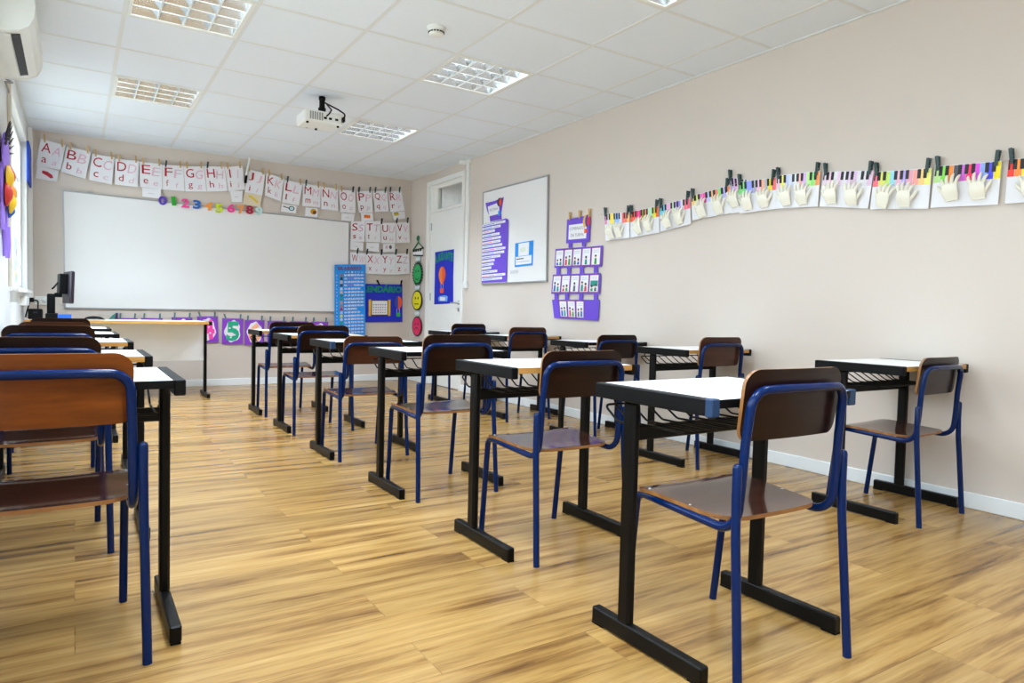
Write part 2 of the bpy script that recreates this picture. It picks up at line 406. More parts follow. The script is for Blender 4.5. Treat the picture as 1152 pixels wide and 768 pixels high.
# door: frame, leaf, transom
d = MB()
d.box(RX - 0.014, RX + 0.02, 6.81, 6.865, 0, 2.49, WHITE, 0.003); d.box(RX - 0.014, RX + 0.02, 7.725, 7.78, 0, 2.49, WHITE, 0.003); d.box(RX - 0.014, RX + 0.02, 6.865, 7.725, 2.435, 2.49, WHITE, 0.003)
d.box(RX + 0.02, RX + 0.15, 6.855, 6.877, 0, 2.44, WHITE); d.box(RX + 0.02, RX + 0.15, 7.692, 7.735, 0, 2.44, WHITE); d.box(RX + 0.02, RX + 0.15, 6.877, 7.692, 2.42, 2.445, WHITE)
d.box(RX + 0.01, RX + 0.13, 6.865, 7.725, 2.105, 2.13, WHITE, 0.003)
door = struct('door_1', d)
l = MB(); l.box(RX + 0.022, RX + 0.06, 6.877, 7.692, 0.006, 2.103, WHITE, 0.002); obj('door_leaf', l, door)
t = MB()
for (a, b, c, e) in ((6.877, 6.932, 2.13, 2.42), (7.557, 7.692, 2.13, 2.42), (6.932, 7.557, 2.13, 2.145), (6.932, 7.557, 2.389, 2.42)): t.box(RX + 0.03, RX + 0.075, a, b, c, e, WHITE, 0.003)
obj('transom_frame', t, door)
g = MB(); g.box(RX + 0.05, RX + 0.055, 6.92, 7.57, 2.14, 2.4, GL1); obj('transom_glass', g, door)
h = MB()
h.lathe([(0.0, 0.0), (0.026, 0.0), (0.026, -0.008), (0.011, -0.01), (0.011, -0.045), (0, -0.045)], (RX + 0.022, 6.945, 1.005), ALU, 16, 'x')
h.tube(fillet([(RX - 0.012, 6.945, 1.005), (RX - 0.03, 6.945, 1.005), (RX - 0.03, 7.06, 1.003)], 0.012), 0.009, ALU, 10)
h.lathe([(0.0, 0.0), (0.022, 0.0), (0.022, -0.007), (0, -0.007)], (RX + 0.022, 6.945, 0.925), ALU, 16, 'x')
obj('door_handle', h, door)
for z in (1.94, 1.08, 0.25):
    h = MB(); h.tube([(RX + 0.016, 7.692, z - 0.045), (RX + 0.016, 7.692, z + 0.045)], 0.008, ALU, 10); obj('hinge', h, door)

# luminaires
MIRR = mat('mirror aluminium', (208, 212, 216), 0.24, 0.92, noise=0.02)
TUBE = mat('lamp glass', (244, 246, 246), 0.25, noise=0.01)
TUBE.node_tree.nodes['Principled BSDF'].inputs['Emission Color'].default_value = (0.86, 0.95, 1.0, 1); TUBE.node_tree.nodes['Principled BSDF'].inputs['Emission Strength'].default_value = 8.0
LLAB = ['recessed louvre ceiling light nearest the wall air conditioner', 'recessed louvre ceiling light above the window end of the whiteboard',
        'recessed louvre ceiling light beside the smoke detector', 'recessed louvre ceiling light between the projector and the door',
        'recessed louvre ceiling light cut by the top edge of the view', 'recessed louvre ceiling light over the second desk along the window wall',
        'recessed louvre ceiling light straight above the camera', 'recessed louvre ceiling light just behind the camera near the door wall', 'rearmost recessed louvre ceiling light near the window wall', 'rearmost recessed louvre ceiling light near the door wall']
for (i, j), lab in zip(LUMS, LLAB):
    x0, y0 = TX0 + TILE * i, TY0 + TILE * j; x1, y1 = x0 + TILE, y0 + TILE; cx, cy = (x0 + x1) / 2, (y0 + y1) / 2
    th = thing('ceiling_light', (cx, cy, CZ), lab, 'ceiling light', 'recessed louvre lights in the ceiling')
    f = MB(); a = 0.013; e = 0.034
    for (p, q, r, s) in ((x0 + a, x1 - a, y0 + a, y0 + e), (x0 + a, x1 - a, y1 - e, y1 - a), (x0 + a, x0 + e, y0 + e, y1 - e), (x1 - e, x1 - a, y0 + e, y1 - e)):
        f.box(p, q, r, s, CZ - 0.006, CZ + 0.004, PLASTIC, 0.002)
    obj('light_frame', f, th)
    hb = MB()
    for (p, q, r, s, u, v) in ((x0, x1, y0, y1, CZ + 0.098, CZ + 0.1), (x0, x0 + 0.004, y0, y1, CZ, CZ + 0.1), (x1 - 0.004, x1, y0, y1, CZ, CZ + 0.1), (x0, x1, y0, y0 + 0.004, CZ, CZ + 0.1), (x0, x1, y1 - 0.004, y1, CZ, CZ + 0.1)):
        hb.box(p, q, r, s, u, v, PLASTIC)
    obj('housing', hb, th)
    xa, xb, ya, yb = x0 + e, x1 - e, y0 + e, y1 - e; ww = (yb - ya) / 4
    rf = MB()
    for k in range(4):
        c = ya + ww * (k + 0.5); P = []
        for t_ in range(13):
            tt = -1 + 2 * t_ / 12
            P.append((c + tt * ww / 2 * 0.99, CZ + 0.001 + 0.075 * (1 - abs(tt) ** 2.4)))
        vs = [(x, y, z) for x in (xa, xb) for y, z in P]; n = len(P)
        rf.add(vs, [(q, q + 1, n + q + 1, n + q) for q in range(n - 1)], MIRR, True)
    for k in range(1, 4): rf.box(xa, xb, ya + ww * k - 0.004, ya + ww * k + 0.004, CZ - 0.001, CZ + 0.003, PLASTIC)
    obj('reflector', rf, th)
    for k in range(4):
        tb = MB(); c = ya + ww * (k + 0.5); tb.tube([(xa + 0.004, c, CZ + 0.05), (xb - 0.004, c, CZ + 0.05)], 0.0125, TUBE, 12); obj('lamp_tube', tb, th)
    for k in range(1, 4):
        x = xa + (xb - xa) * k / 4; lv = MB()
        lv.prism([(-0.003, 0.0), (0.003, 0.0), (0.012, 0.018), (0.028, 0.034), (-0.028, 0.034), (-0.012, 0.018)], lambda u, v, dd, x=x: (x + u, dd, CZ + v), ya, yb, MIRR); lv.box(x - 0.004, x + 0.004, ya, yb, CZ - 0.001, CZ + 0.003, PLASTIC)
        obj('louvre_blade', lv, th)
    al = bpy.data.lights.new('lamp', 'AREA'); al.shape = 'SQUARE'; al.size = 0.55; al.energy = LAMP * (1.45 if i == 0 else 0.66) * (1.8 if j == 2 else 1.0); al.color = (0.73, 0.86, 1.0); al.spread = math.radians(118)
    ao = bpy.data.objects.new('lamp', al); COL.objects.link(ao); ao.location = (cx, cy, CZ - 0.008)

# ------------------------------------------------------------------ camera
F = 768.061
yaw, pitch, roll = math.radians(32.69859), math.radians(-2.36183), math.radians(1.38865)
fw = Vector((math.sin(yaw) * math.cos(pitch), math.cos(yaw) * math.cos(pitch), math.sin(pitch)))
rt = Vector((math.cos(yaw), -math.sin(yaw), 0)); up = rt.cross(fw)
r2 = rt * math.cos(roll) + up * math.sin(roll); u2 = up * math.cos(roll) - rt * math.sin(roll)
cd = bpy.data.cameras.new('camera'); cam = bpy.data.objects.new('camera', cd); COL.objects.link(cam)
M = Matrix((r2, u2, -fw)).transposed().to_4x4(); M.translation = Vector((0, 0, 0.8993)); cam.matrix_world = M
cd.sensor_width = 36.0; cd.lens = F / 1152 * 36.0; cd.clip_start = 0.02
scn.camera = cam
vs_ = scn.view_settings; vs_.view_transform = 'Standard'; vs_.look = 'None'; vs_.gamma = 1.0; vs_.use_curve_mapping = False; vs_.exposure = EXPO
scn.cycles.use_denoising = True; scn.cycles.max_bounces = 10; scn.cycles.diffuse_bounces = 7; scn.cycles.transparent_max_bounces = 12

cl = bpy.data.lights.new('added corridor fill', 'POINT'); cl.shadow_soft_size = 0.12; cl.energy = 16.0  # fill light added in the unseen corridor to brighten the view through the transom
co = bpy.data.objects.new('added corridor fill', cl); COL.objects.link(co); co.location = (RX + 0.8, 9.6, 1.6)

# ================================================================== DESKS AND CHAIRS
DW, DL, DT = 0.585, 0.415, 0.705       # outer width, foot length, top height
def build_desk(cx, fy, label, edge, group, tape=()):
    """school desk whose feet start at y = fy; cx is its middle"""
    th = thing('school_desk', (cx, fy + DL / 2, 0), label, 'desk', group)
    def P(name, key, fn):
        if key in DCACHE:
            ob = bpy.data.objects.new(name, DCACHE[key]); COL.objects.link(ob); ob.parent = th; return ob
        mb = MB(); fn(mb)
        mb.v = [(a, b, c) for a, b, c in mb.v]
        old = ORG[th.name]; ORG[th.name] = (0, 0, 0); ob = obj(name, mb, th); ORG[th.name] = old
        DCACHE[key] = ob.data; return ob
    h = DL / 2; hw = DW / 2
    top = P('desk_top', 'top', lambda m: m.box(-hw + 0.024, hw - 0.024, -h - 0.006, h + 0.002, DT - 0.021, DT, LAM, 0.001))
    em = EDGE if edge == 'wood' else BLACKP
    for k, (a, b) in enumerate(((-h - 0.0095, -h - 0.0061), (h + 0.0021, h + 0.0055))):
        ob = P('edge_band', 'edge%s%d' % (edge, k), lambda m: m.box(-hw + 0.022, hw - 0.022, a, b, DT - 0.0215, DT - 0.0005, em)); ob['label'] = ('pale wood edge band' if edge == 'wood' else 'black edge band')
    for s in (-1, 1):
        x0, x1 = sorted((s * (hw + 0.006), s * (hw - 0.022)))
        P('side_bar', 'bar%d' % s, lambda m: m.box(x0, x1, -h - 0.0085, h + 0.0065, DT - 0.041, DT + 0.001, BLACKP, 0.003))
        x2, x3 = sorted((s * hw, s * (hw - 0.03)))
        P('leg', 'leg%d' % s, lambda m: m.box(x2 + 0.001, x3 - 0.001, 0.055, 0.102, 0.045, DT - 0.041, BLACK, 0.007))
        P('foot', 'foot%d' % s, lambda m: (m.box(x2, x3, -h, h, 0.004, 0.05, BLACK, 0.004), m.box(x2 + 0.002, x3 - 0.002, -h, -h + 0.045, 0, 0.006, BLACKP), m.box(x2 + 0.002, x3 - 0.002, h - 0.045, h, 0, 0.006, BLACKP)))
    P('crossbeam', 'beam', lambda m: m.box(-hw + 0.02, hw - 0.02, 0.07, 0.09, 0.557, 0.597, BLACK, 0.003))
    def basket(m):
        w = hw - 0.05; r = 0.0032
        for k in range(9):
            x = -w + 2 * w * k / 8
            m.tube(fillet([(x, -0.085, 0.6005), (x, 0.118, 0.6005), (x, 0.186, 0.641)], 0.03, 4), r, BLACK, 8)
        m.tube([(-w, -0.085, 0.6005), (w, -0.085, 0.6005)], r, BLACK, 8)
        m.tube(fillet([(-hw + 0.03, 0.092, 0.598), (-hw + 0.01, 0.13, 0.604), (-hw + 0.006, 0.184, 0.644), (0, 0.186, 0.644), (hw - 0.006, 0.184, 0.644), (hw - 0.01, 0.13, 0.604), (hw - 0.03, 0.092, 0.598)], 0.018, 5), r * 1.1, BLACK, 8)
        for x in (-w, 0, w):
            m.tube(fillet([(x, 0.186, 0.644), (x, 0.192, 0.66), (x, 0.186, DT - 0.02)], 0.01, 3), r, BLACK, 8)
    P('book_basket', 'basket', basket)
    for s in tape:
        x0, x1 = sorted((s * (hw + 0.0075), s * (hw - 0.0235)))
        m = MB(); m.box(x0, x1, -h - 0.0105, -h + 0.012, DT - 0.0425, DT + 0.0022, ink('blue tape', (10, 48, 84)), 0.003)
        old = ORG[th.name]; ORG[th.name] = (0, 0, 0); o = obj('blue_tape', m, th); ORG[th.name] = old; o['label'] = 'blue tape wrapped round the front corner'
    return th
DCACHE = {}

def panel(m, hw0, hw1, a0, a1, rad, fn, thick, mat_face, mat_edge, nx=14, ny=18):
    """rounded-corner plywood panel: half width hw0 at a0 to hw1 at a1, rad = corner radii at both ends; fn(u, a, side) -> point"""
    av = []
    for k in range(ny + 1):
        t = k / ny; av.append(a0 + (a1 - a0) * (0.5 - 0.5 * math.cos(PI * t)))
    V = []; 
    for a in av:
        t = (a - a0) / (a1 - a0); w = hw0 + (hw1 - hw0) * t
        for end, r, d in ((a0, rad[0], a - a0), (a1, rad[1], a1 - a)):
            if d < r: w = min(w, (hw0 if end == a0 else hw1) - r + math.sqrt(max(0, r * r - (r - d) ** 2)))
        V.append([(-w + 2 * w * i / nx, a) for i in range(nx + 1)])
    n = nx + 1; vs = []
    for side in (0, 1):
        for row in V:
            for x, a in row: vs.append(fn(x, a, thick * side))
    o = n * len(V); F0 = []; F1 = []
    for j in range(ny):
        for i in range(nx):
            F0.append((j * n + i, j * n + i + 1, (j + 1) * n + i + 1, (j + 1) * n + i)); F1.append((o + j * n + i, o + (j + 1) * n + i, o + (j + 1) * n + i + 1, o + j * n + i + 1))
    m.add(vs, F0, mat_face, True); m.add(vs, F1, mat_face, True)
    ring = [(0, i) for i in range(nx)] + [(j, nx) for j in range(ny)] + [(ny, i) for i in range(nx, 0, -1)] + [(j, 0) for j in range(ny, 0, -1)]
    ids = [j * n + i for j, i in ring]; k = len(ids)
    m.add(vs, [(ids[q], o + ids[q], o + ids[(q + 1) % k], ids[(q + 1) % k]) for q in range(k)], mat_edge, True)

CR = 0.0115
def build_chair(cx, ry, rot, label, wood, group, seatm=None):
    """school chair, rear feet at y = ry, facing the whiteboard wall"""
    th = thing('school_chair', (cx, ry + 0.22, 0), label, 'chair', group); th.rotation_euler[2] = math.radians(rot)
    def P(name, key, fn, par=None):
        if key in DCACHE:
            ob = bpy.data.objects.new(name, DCACHE[key]); COL.objects.link(ob); ob.parent = par or th; return ob
        mb = MB(); fn(mb); old = ORG[th.name]; ORG[th.name] = (0, 0, 0)
        ob = obj(name, mb, th); ORG[th.name] = old; ob.parent = par or th; ORG[ob.name] = ORG[th.name]
        DCACHE[key] = ob.data; return ob
    def frame(m):
        half = [(-0.185, 0.222, 0.0), (-0.187, 0.180, 0.401), (-0.187, -0.173, 0.381), (-0.185, -0.183, 0.50), (-0.183, -0.188, 0.60), (-0.178, -0.202, 0.729)]
        full = half + [(-0.09, -0.211, 0.732), (0, -0.214, 0.732), (0.09, -0.211, 0.732)] + [(-x, y, z) for x, y, z in reversed(half)]
        rad = [0.035, 0.065, 0.1, 0.15, 0.062, 0.3, 0.3, 0.3, 0.062, 0.15, 0.1, 0.065, 0.035]
        m.tube(fillet(full, rad, 7), CR, BLUE, 14)
        m.tube([(-0.186, 0.02, 0.391), (0.186, 0.02, 0.391)], 0.009, BLUE, 10)
    P('frame', 'frame', frame)
    for s in (-1, 1):
        def leg(m, s=s):
            pts = [(s * 0.215, -0.22, 0.0), (s * 0.2085, -0.191, 0.38), (s * 0.2075, -0.188, 0.47), (s * 0.2075, -0.188, 0.545), (s * 0.2075, -0.188, 0.552), (s * 0.2075, -0.188, 0.5555)]
            m.tube(pts, [CR, CR, CR, CR, CR * 0.8, CR * 0.3], BLUE, 14)
        P('leg', 'cleg%d' % s, leg)
    sm = seatm or W_SEAT
    def seat(m):
        def fn(x, a, d):
            z = 0.4135 + 0.055 * a - 0.010 * max(0, (a - 0.1) / 0.08) ** 2 + 0.006 * max(0, (-0.04 - a) / 0.11) ** 2 - 0.004 * (1 - (x / 0.2) ** 2)
            return (x, a, z - 0.011 + d)
        panel(m, 0.185, 0.202, -0.152 , 0.18, (0.07, 0.035), fn, 0.011, sm, PLY)
    st = P('seat', 'seat' + sm.name, seat)
    for i, (x, y) in enumerate(((-0.187, 0.13), (0.187, 0.13), (-0.184, -0.02), (0.184, -0.02))):
        P('rivet', 'rivet%d' % i, lambda m: m.lathe([(0.0, 0.415), (0.003, 0.4147), (0.0048, 0.4133), (0.005, 0.411)], (x, y, 0.055 * y), ALU, 10), st)
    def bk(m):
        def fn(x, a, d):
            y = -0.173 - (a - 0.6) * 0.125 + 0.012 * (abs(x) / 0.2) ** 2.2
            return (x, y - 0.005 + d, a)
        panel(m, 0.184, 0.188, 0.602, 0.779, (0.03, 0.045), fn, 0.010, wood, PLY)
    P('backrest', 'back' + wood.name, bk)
    return th

ORD = ['first', 'second', 'third', 'fourth', 'fifth', 'sixth']
ROWC = [(1.2755, 1.105, 'black', (-1, 1)), (1.314, 2.041, 'wood', ()), (1.300, 2.982, 'black', ()), (1.276, 3.958, 'black', (-1,)), (1.284, 4.955, 'wood', ()), (1.288, 5.866, 'wood', ())]
ROWR = [(3.080, 1.600, 'wood', ()), (3.06, 2.852, 'wood', ()), (3.062, 3.80, 'black', ()), (3.06, 4.88, 'wood', ()), (3.06, 5.93, 'black', ())]
ROWL = [(0.240, 1.963, 'black', ()), (0.244, 2.90, 'wood', ()), (0.252, 4.0, 'wood', ()), (0.240, 5.07, 'black', ()), (0.238, 6.13, 'black', ())]
EDN = {'wood': 'pale wood front edge', 'black': 'black front edge'}
for k, (x, y, e, tp) in enumerate(ROWC):
    tn = ' and blue tape' if tp else ''
    build_desk(x + DW / 2, y, 'white desk, %s%s, %s from camera in the middle row' % (EDN[e], tn, ORD[k]), e, 'desks in the middle row', tp)
for k, (x, y, e, tp) in enumerate(ROWR):
    build_desk(x + DW / 2, y, 'white-topped desk, %s, %s from camera along the door wall' % (EDN[e], ORD[k]), e, 'desks along the door wall', tp)
for k, (x, y, e, tp) in enumerate(ROWL):
    build_desk(x - DW / 2, y, 'white-topped desk, %s, %s from camera along the window wall' % (EDN[e], ORD[k]), e, 'desks along the window wall', tp)
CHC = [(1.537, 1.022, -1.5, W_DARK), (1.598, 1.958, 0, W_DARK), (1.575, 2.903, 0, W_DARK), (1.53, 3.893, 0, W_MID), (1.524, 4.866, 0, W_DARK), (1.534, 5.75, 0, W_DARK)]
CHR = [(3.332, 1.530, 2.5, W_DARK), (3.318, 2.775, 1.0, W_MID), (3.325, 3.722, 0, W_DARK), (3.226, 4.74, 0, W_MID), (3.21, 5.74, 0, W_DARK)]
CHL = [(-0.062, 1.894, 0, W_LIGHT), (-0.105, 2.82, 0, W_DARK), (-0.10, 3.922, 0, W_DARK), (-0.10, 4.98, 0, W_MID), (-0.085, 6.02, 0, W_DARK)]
HGT = [(1.0, 0.985, 1.012, 0.95, 1.0, 1.004), (0.958, 1.008, 0.978, 1.008, 1.012), (1.0, 1.0, 1.012, 1.0, 1.005)]
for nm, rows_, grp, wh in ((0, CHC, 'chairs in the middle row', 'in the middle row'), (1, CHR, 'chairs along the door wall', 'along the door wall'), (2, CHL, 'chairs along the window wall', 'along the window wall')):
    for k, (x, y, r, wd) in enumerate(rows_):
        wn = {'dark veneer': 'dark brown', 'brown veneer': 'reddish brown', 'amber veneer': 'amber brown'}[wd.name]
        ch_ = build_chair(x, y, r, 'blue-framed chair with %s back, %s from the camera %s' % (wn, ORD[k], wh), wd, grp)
        ch_.scale[2] = HGT[nm][k]      # chairs of slightly different sizes

# ================================================================== THE WHITEBOARD WALL
def peg(p, r, n, m, label, group, tilt=0.0):
    p, r, n = Vector(p), Vector(r), Vector(n); upv = Vector((0, 0, 1))
    c, s = math.cos(tilt), math.sin(tilt)
    mb = MB(); w = 0.0075
    for d0, d1, t in ((0.003, 0.009, 0.0045), (-0.002, -0.007, -0.0045)):
        P = []
        for v, d in ((-0.034, d0), (0.038, d1)):
            for u in (-w, w):
                for q in (0, t):
                    uu, vv = u * c - v * s, u * s + v * c
                    P.append(p + r * uu + upv * vv + n * (d + q))
        mb.add(P, [(0, 1, 3, 2), (4, 6, 7, 5), (0, 4, 5, 1), (2, 3, 7, 6), (0, 2, 6, 4), (1, 5, 7, 3)], m)
    a = p + n * 0.004
    mb.tube([a - r * 0.007, a + r * 0.007], 0.0035, ALU, 8)
    return tag(obj('clothespin', mb), label, 'clothespin', group)
def line(name, pts, label, r=0.0016, m=None, cat='string'):
    mb = MB(); mb.tube(pts, r, m or STRING, 6); return tag(obj(name, mb), label, cat)
RB, RR = (1, 0, 0), (0, -1, 0)

# whiteboard
def whiteboard(name, q, f, label):
    th = thing(name, f(0.5, 0, 0), label, 'whiteboard')
    mb = MB(); sheet(mb, f, BOARD, (0.004, 0.006, 0.996, 0.994), 0.0, 0.014); obj('board_surface', mb, th)
    a = (f(1, 0) - f(0, 0)).length; b = (f(0, 1) - f(0, 0)).length; w = 0.014
    for rect in ((0, 0, 1, w / b), (0, 1 - w / b, 1, 1), (0, w / b, w / a, 1 - w / b), (1 - w / a, w / b, 1, 1 - w / b)):
        mb = MB(); sheet(mb, f, ALU, rect, 0.0, 0.02); obj('board_frame', mb, th)
    return th
fb = back([(-0.10, 2.028), (2.875, 1.982), (2.875, 0.858), (-0.085, 0.838)], BY - 0.001)
wb = whiteboard('whiteboard', None, fb, 'long empty whiteboard under the row of alphabet sheets')
for u in (0.08, 0.86):
    mb = MB(); c = fb(u, 0.997, 0.01); mb.box(c.x - 0.03, c.x + 0.03, c.y - 0.012, c.y + 0.004, c.z - 0.004, c.z + 0.012, ALU, 0.003); obj('mounting_clip', mb, wb)

CARDS = {
  'A': [(-0.276,2.503), (-0.069,2.466), (-0.113,2.221), (-0.310,2.237)],
  'B': [(-0.060,2.459), (0.147,2.434), (0.099,2.157), (-0.109,2.204)],
  'C': [(0.155,2.417), (0.356,2.408), (0.330,2.129), (0.131,2.152)],
  'D': [(0.360,2.394), (0.578,2.405), (0.565,2.131), (0.357,2.132)],
  'E': [(0.582,2.396), (0.796,2.401), (0.796,2.132), (0.587,2.136)],
  'F': [(0.800,2.393), (0.998,2.409), (1.013,2.140), (0.801,2.132)],
  'G': [(1.003,2.405), (1.205,2.434), (1.235,2.160), (1.021,2.138)],
  'H': [(1.210,2.435), (1.415,2.458), (1.450,2.194), (1.241,2.160)],
  'I': [(1.420,2.453), (1.606,2.493), (1.641,2.233), (1.461,2.192)],
  'J': [(1.659,2.465), (1.859,2.443), (1.827,2.185), (1.638,2.202)],
  'K': [(1.870,2.448), (2.070,2.404), (2.033,2.142), (1.856,2.189)],
  'L': [(2.077,2.394), (2.288,2.377), (2.243,2.115), (2.049,2.128)],
  'M': [(2.292,2.377), (2.502,2.370), (2.498,2.115), (2.285,2.114)],
  'N': [(2.507,2.366), (2.715,2.367), (2.719,2.098), (2.511,2.101)],
  'O': [(2.724,2.356), (2.932,2.367), (2.939,2.092), (2.748,2.084)],
  'P': [(2.947,2.366), (3.150,2.390), (3.164,2.123), (2.983,2.105)],
  'Q': [(3.163,2.391), (3.353,2.413), (3.381,2.161), (3.192,2.134)],
  'R': [(3.364,2.415), (3.544,2.436), (3.597,2.192), (3.397,2.154)],
  'S': [(2.887,1.985), (3.065,2.007), (3.060,1.749), (2.881,1.735)],
  'T': [(3.070,2.001), (3.270,2.026), (3.272,1.756), (3.074,1.750)],
  'U': [(3.277,2.002), (3.475,2.023), (3.480,1.764), (3.282,1.749)],
  'V': [(3.478,2.027), (3.657,2.050), (3.675,1.787), (3.489,1.765)],
  'W': [(2.883,1.607), (3.081,1.605), (3.085,1.354), (2.887,1.352)],
  'X': [(3.084,1.605), (3.279,1.612), (3.284,1.355), (3.088,1.354)],
  'Y': [(3.282,1.612), (3.472,1.624), (3.480,1.360), (3.286,1.355)],
  'Z': [(3.475,1.627), (3.665,1.646), (3.683,1.382), (3.482,1.361)]}
SLIPS = {
  'A': [(-0.302,2.238), (-0.128,2.209), (-0.140,2.097), (-0.316,2.114)],
  'E': [(0.607,2.130), (0.783,2.132), (0.780,2.033), (0.610,2.037)],
  'I': [(1.474,2.203), (1.612,2.209), (1.608,2.088), (1.499,2.077)],
  'J': [(1.631,2.201), (1.820,2.184), (1.801,2.050), (1.613,2.062)],
  'L': [(2.049,2.116), (2.220,2.107), (2.210,2.019), (2.037,2.024)],
  'M': [(2.324,2.102), (2.468,2.100), (2.464,1.995), (2.319,1.997)],
  'O': [(2.761,2.074), (2.930,2.082), (2.920,1.987), (2.760,1.988)],
  'P': [(3.010,2.107), (3.163,2.114), (3.174,2.019), (3.019,1.998)],
  'R': [(3.423,2.156), (3.596,2.183), (3.608,2.095), (3.454,2.053)],
  'S': [(2.880,1.735), (3.048,1.739), (3.049,1.636), (2.882,1.641)],
  'T': [(3.087,1.742), (3.257,1.747), (3.255,1.636), (3.089,1.639)],
  'U': [(3.309,1.742), (3.469,1.758), (3.477,1.647), (3.311,1.636)]}
SLIPN = {'A': 'red shape drawn on the slip', 'L': 'magnifying glass drawn on the slip', 'M': 'yellow and brown fruit drawn on the slip', 'P': 'orange block drawn on the slip', 'R': 'yellow block drawn on the slip', 'J': 'beige slip with a yellow stroke', 'U': 'two small grapes drawn on the slip'}
YC = BY - 0.032
for ch, q in CARDS.items():
    i = ord(ch) - 65
    f = back(q, YC - 0.0012 * (i % 2))
    mb = MB(); sheet(mb, f, PAPER)
    r = (0.09, 0.55, 0.47, 0.90) if ch not in 'I' else (0.2, 0.55, 0.28, 0.9)
    if ch == 'J': r = (0.12, 0.55, 0.40, 0.9)
    text(mb, ch, f, r, RED)
    text(mb, ch, f, (r[0] + 0.46, 0.50, min(0.93, r[2] + 0.43), 0.84), PINK, shear=0.18)
    lo = ch.lower(); hgt = {'b': .26, 'd': .26, 'f': .25, 'h': .26, 'k': .26, 'l': .25, 't': .23, 'i': .24}.get(lo, 0.19); dn = 0.07 if lo in 'gjpqy' else 0
    wl = 0.07 if lo in 'il' else (0.11 if lo in 'fjt' else (0.28 if lo in 'mw' else 0.21))
    if ch in 'STUVWXYZ': hgt *= 0.9
    text(mb, lo, f, (0.16, 0.16 - dn, 0.16 + wl, 0.16 - dn + hgt + dn * 0.6), RED)
    text(mb, lo, f, (0.60, 0.12 - dn * 0.6, 0.60 + wl, 0.12 + hgt * 0.75), PINK, shear=0.2)
    where = 'above the whiteboard' if ch < 'S' else ('in the second row by the whiteboard' if ch < 'W' else 'in the lowest row beside the whiteboard')
    if ch in SLIPS:
        th = thing('letter_card', f(0.5, 0, 0), 'sheet with red letter %s and picture slip below, %s' % (ch, where), 'letter card', 'alphabet sheets on the strings')
        obj('letter_sheet', mb, th)
        s = back(SLIPS[ch], YC + 0.003); sm = MB(); sheet(sm, s, BEIGEP if ch == 'J' else PAPER)
        if ch == 'A': sm.prism([(.25, .72), (.5, .70), (.72, .52), (.8, .30), (.68, .2), (.45, .38), (.25, .5)], s, .0012, .0018, RED)
        if ch == 'J': sm.prism([(.22, .72), (.4, .86), (.86, .42), (.82, .28), (.42, .62)], s, .0012, .0018, ink('yellow ink', (226, 196, 40)))
        if ch == 'L':
            k = ink('dark ink', (34, 40, 48)); sm.prism([(.1, .64), (.5, .5), (.5, .6), (.1, .74)], s, .0012, .0018, k); disc(sm, s, .68, .56, .2, .30, k, .0012, .0018); disc(sm, s, .68, .56, .14, .22, ink('pale blue ink', (176, 214, 226)), .0018, .0022)
        if ch == 'M': disc(sm, s, .68, .6, .26, .32, ink('mustard ink', (214, 160, 26)), .0012, .0018); disc(sm, s, .76, .52, .16, .2, ink('brown ink', (128, 74, 24)), .0018, .0022)
        if ch == 'P': sm.prism([(.25, .4), (.75, .36), (.78, .72), (.27, .76)], s, .0012, .0018, ink('orange ink', (238, 118, 34)))
        if ch == 'R': sm.prism([(.1, .5), (.5, .52), (.5, .8), (.1, .78)], s, .0012, .0018, ink('yellow ink', (226, 196, 40))); sm.prism([(.1, .8), (.5, .82), (.46, .92), (.14, .9)], s, .0012, .0018, ink('dark ink', (34, 40, 48)))
        if ch == 'U': disc(sm, s, .3, .6, .1, .2, PINK, .0012, .0018); disc(sm, s, .62, .6, .12, .22, ink('grey ink', (110, 104, 116)), .0012, .0018)
        if ch in 'EITSO': sm.prism([(.3, .4), (.6, .42), (.6, .5), (.3, .48)], s, .0012, .0016, ink('faint ink', (206, 204, 208)))
        so = obj('picture_slip', sm, th)
        if ch in SLIPN: so['label'] = SLIPN[ch]
    else:
        tag(obj('letter_card', mb), 'white sheet with red letter %s on the string %s' % (ch, where), 'letter card', 'alphabet sheets on the strings')
# strings and clothespins
row1 = [c for c in CARDS if c < 'S']
line('string', [(LX + 0.045, YC, 2.515)] + [(CARDS[c][k][0], YC + 0.001, CARDS[c][k][1] - 0.004) for c in row1 for k in (0, 1)] + [(3.66, YC, 2.46), (RX - .004, YC + 0.004, 2.47)], 'thin string carrying the alphabet sheets above the whiteboard')
line('string', [(2.875, YC, 1.985)] + [(CARDS[c][k][0], YC + 0.001, CARDS[c][k][1] - 0.004) for c in 'STUV' for k in (0, 1)] + [(RX - .004, YC, 2.055)], 'thin string carrying the sheets S to V')
line('string', [(2.86, YC, 1.607)] + [(CARDS[c][k][0], YC + 0.001, CARDS[c][k][1] - 0.004) for c in 'WXYZ' for k in (0, 1)] + [(RX - .004, YC, 1.652)], 'thin string carrying the sheets W to Z')
PG = 'clothespins on the alphabet strings'
darkpins = {'F0', 'H0', 'L0', 'M0', 'O1', 'P0', 'P1', 'Q0', 'Q1', 'R0', 'R1'}
for c in row1:
    q = CARDS[c]
    for k, t in ((0, 0.16), (1, 0.86)):
        if c == 'J' and k == 0: t = 0.1
        x = q[0][0] * (1 - t) + q[1][0] * t; z = q[0][1] * (1 - t) + q[1][1] * t; dk = (c + str(k)) in darkpins
        peg((x, YC - 0.004, z + 0.012), RB, NB, PEGD if dk else PEG, '%s clothespin on the %s corner of the letter %s sheet' % ('dark green' if dk else 'wooden', 'window-side' if k == 0 else 'door-side', c), PG, -0.12 if dk else 0.06)
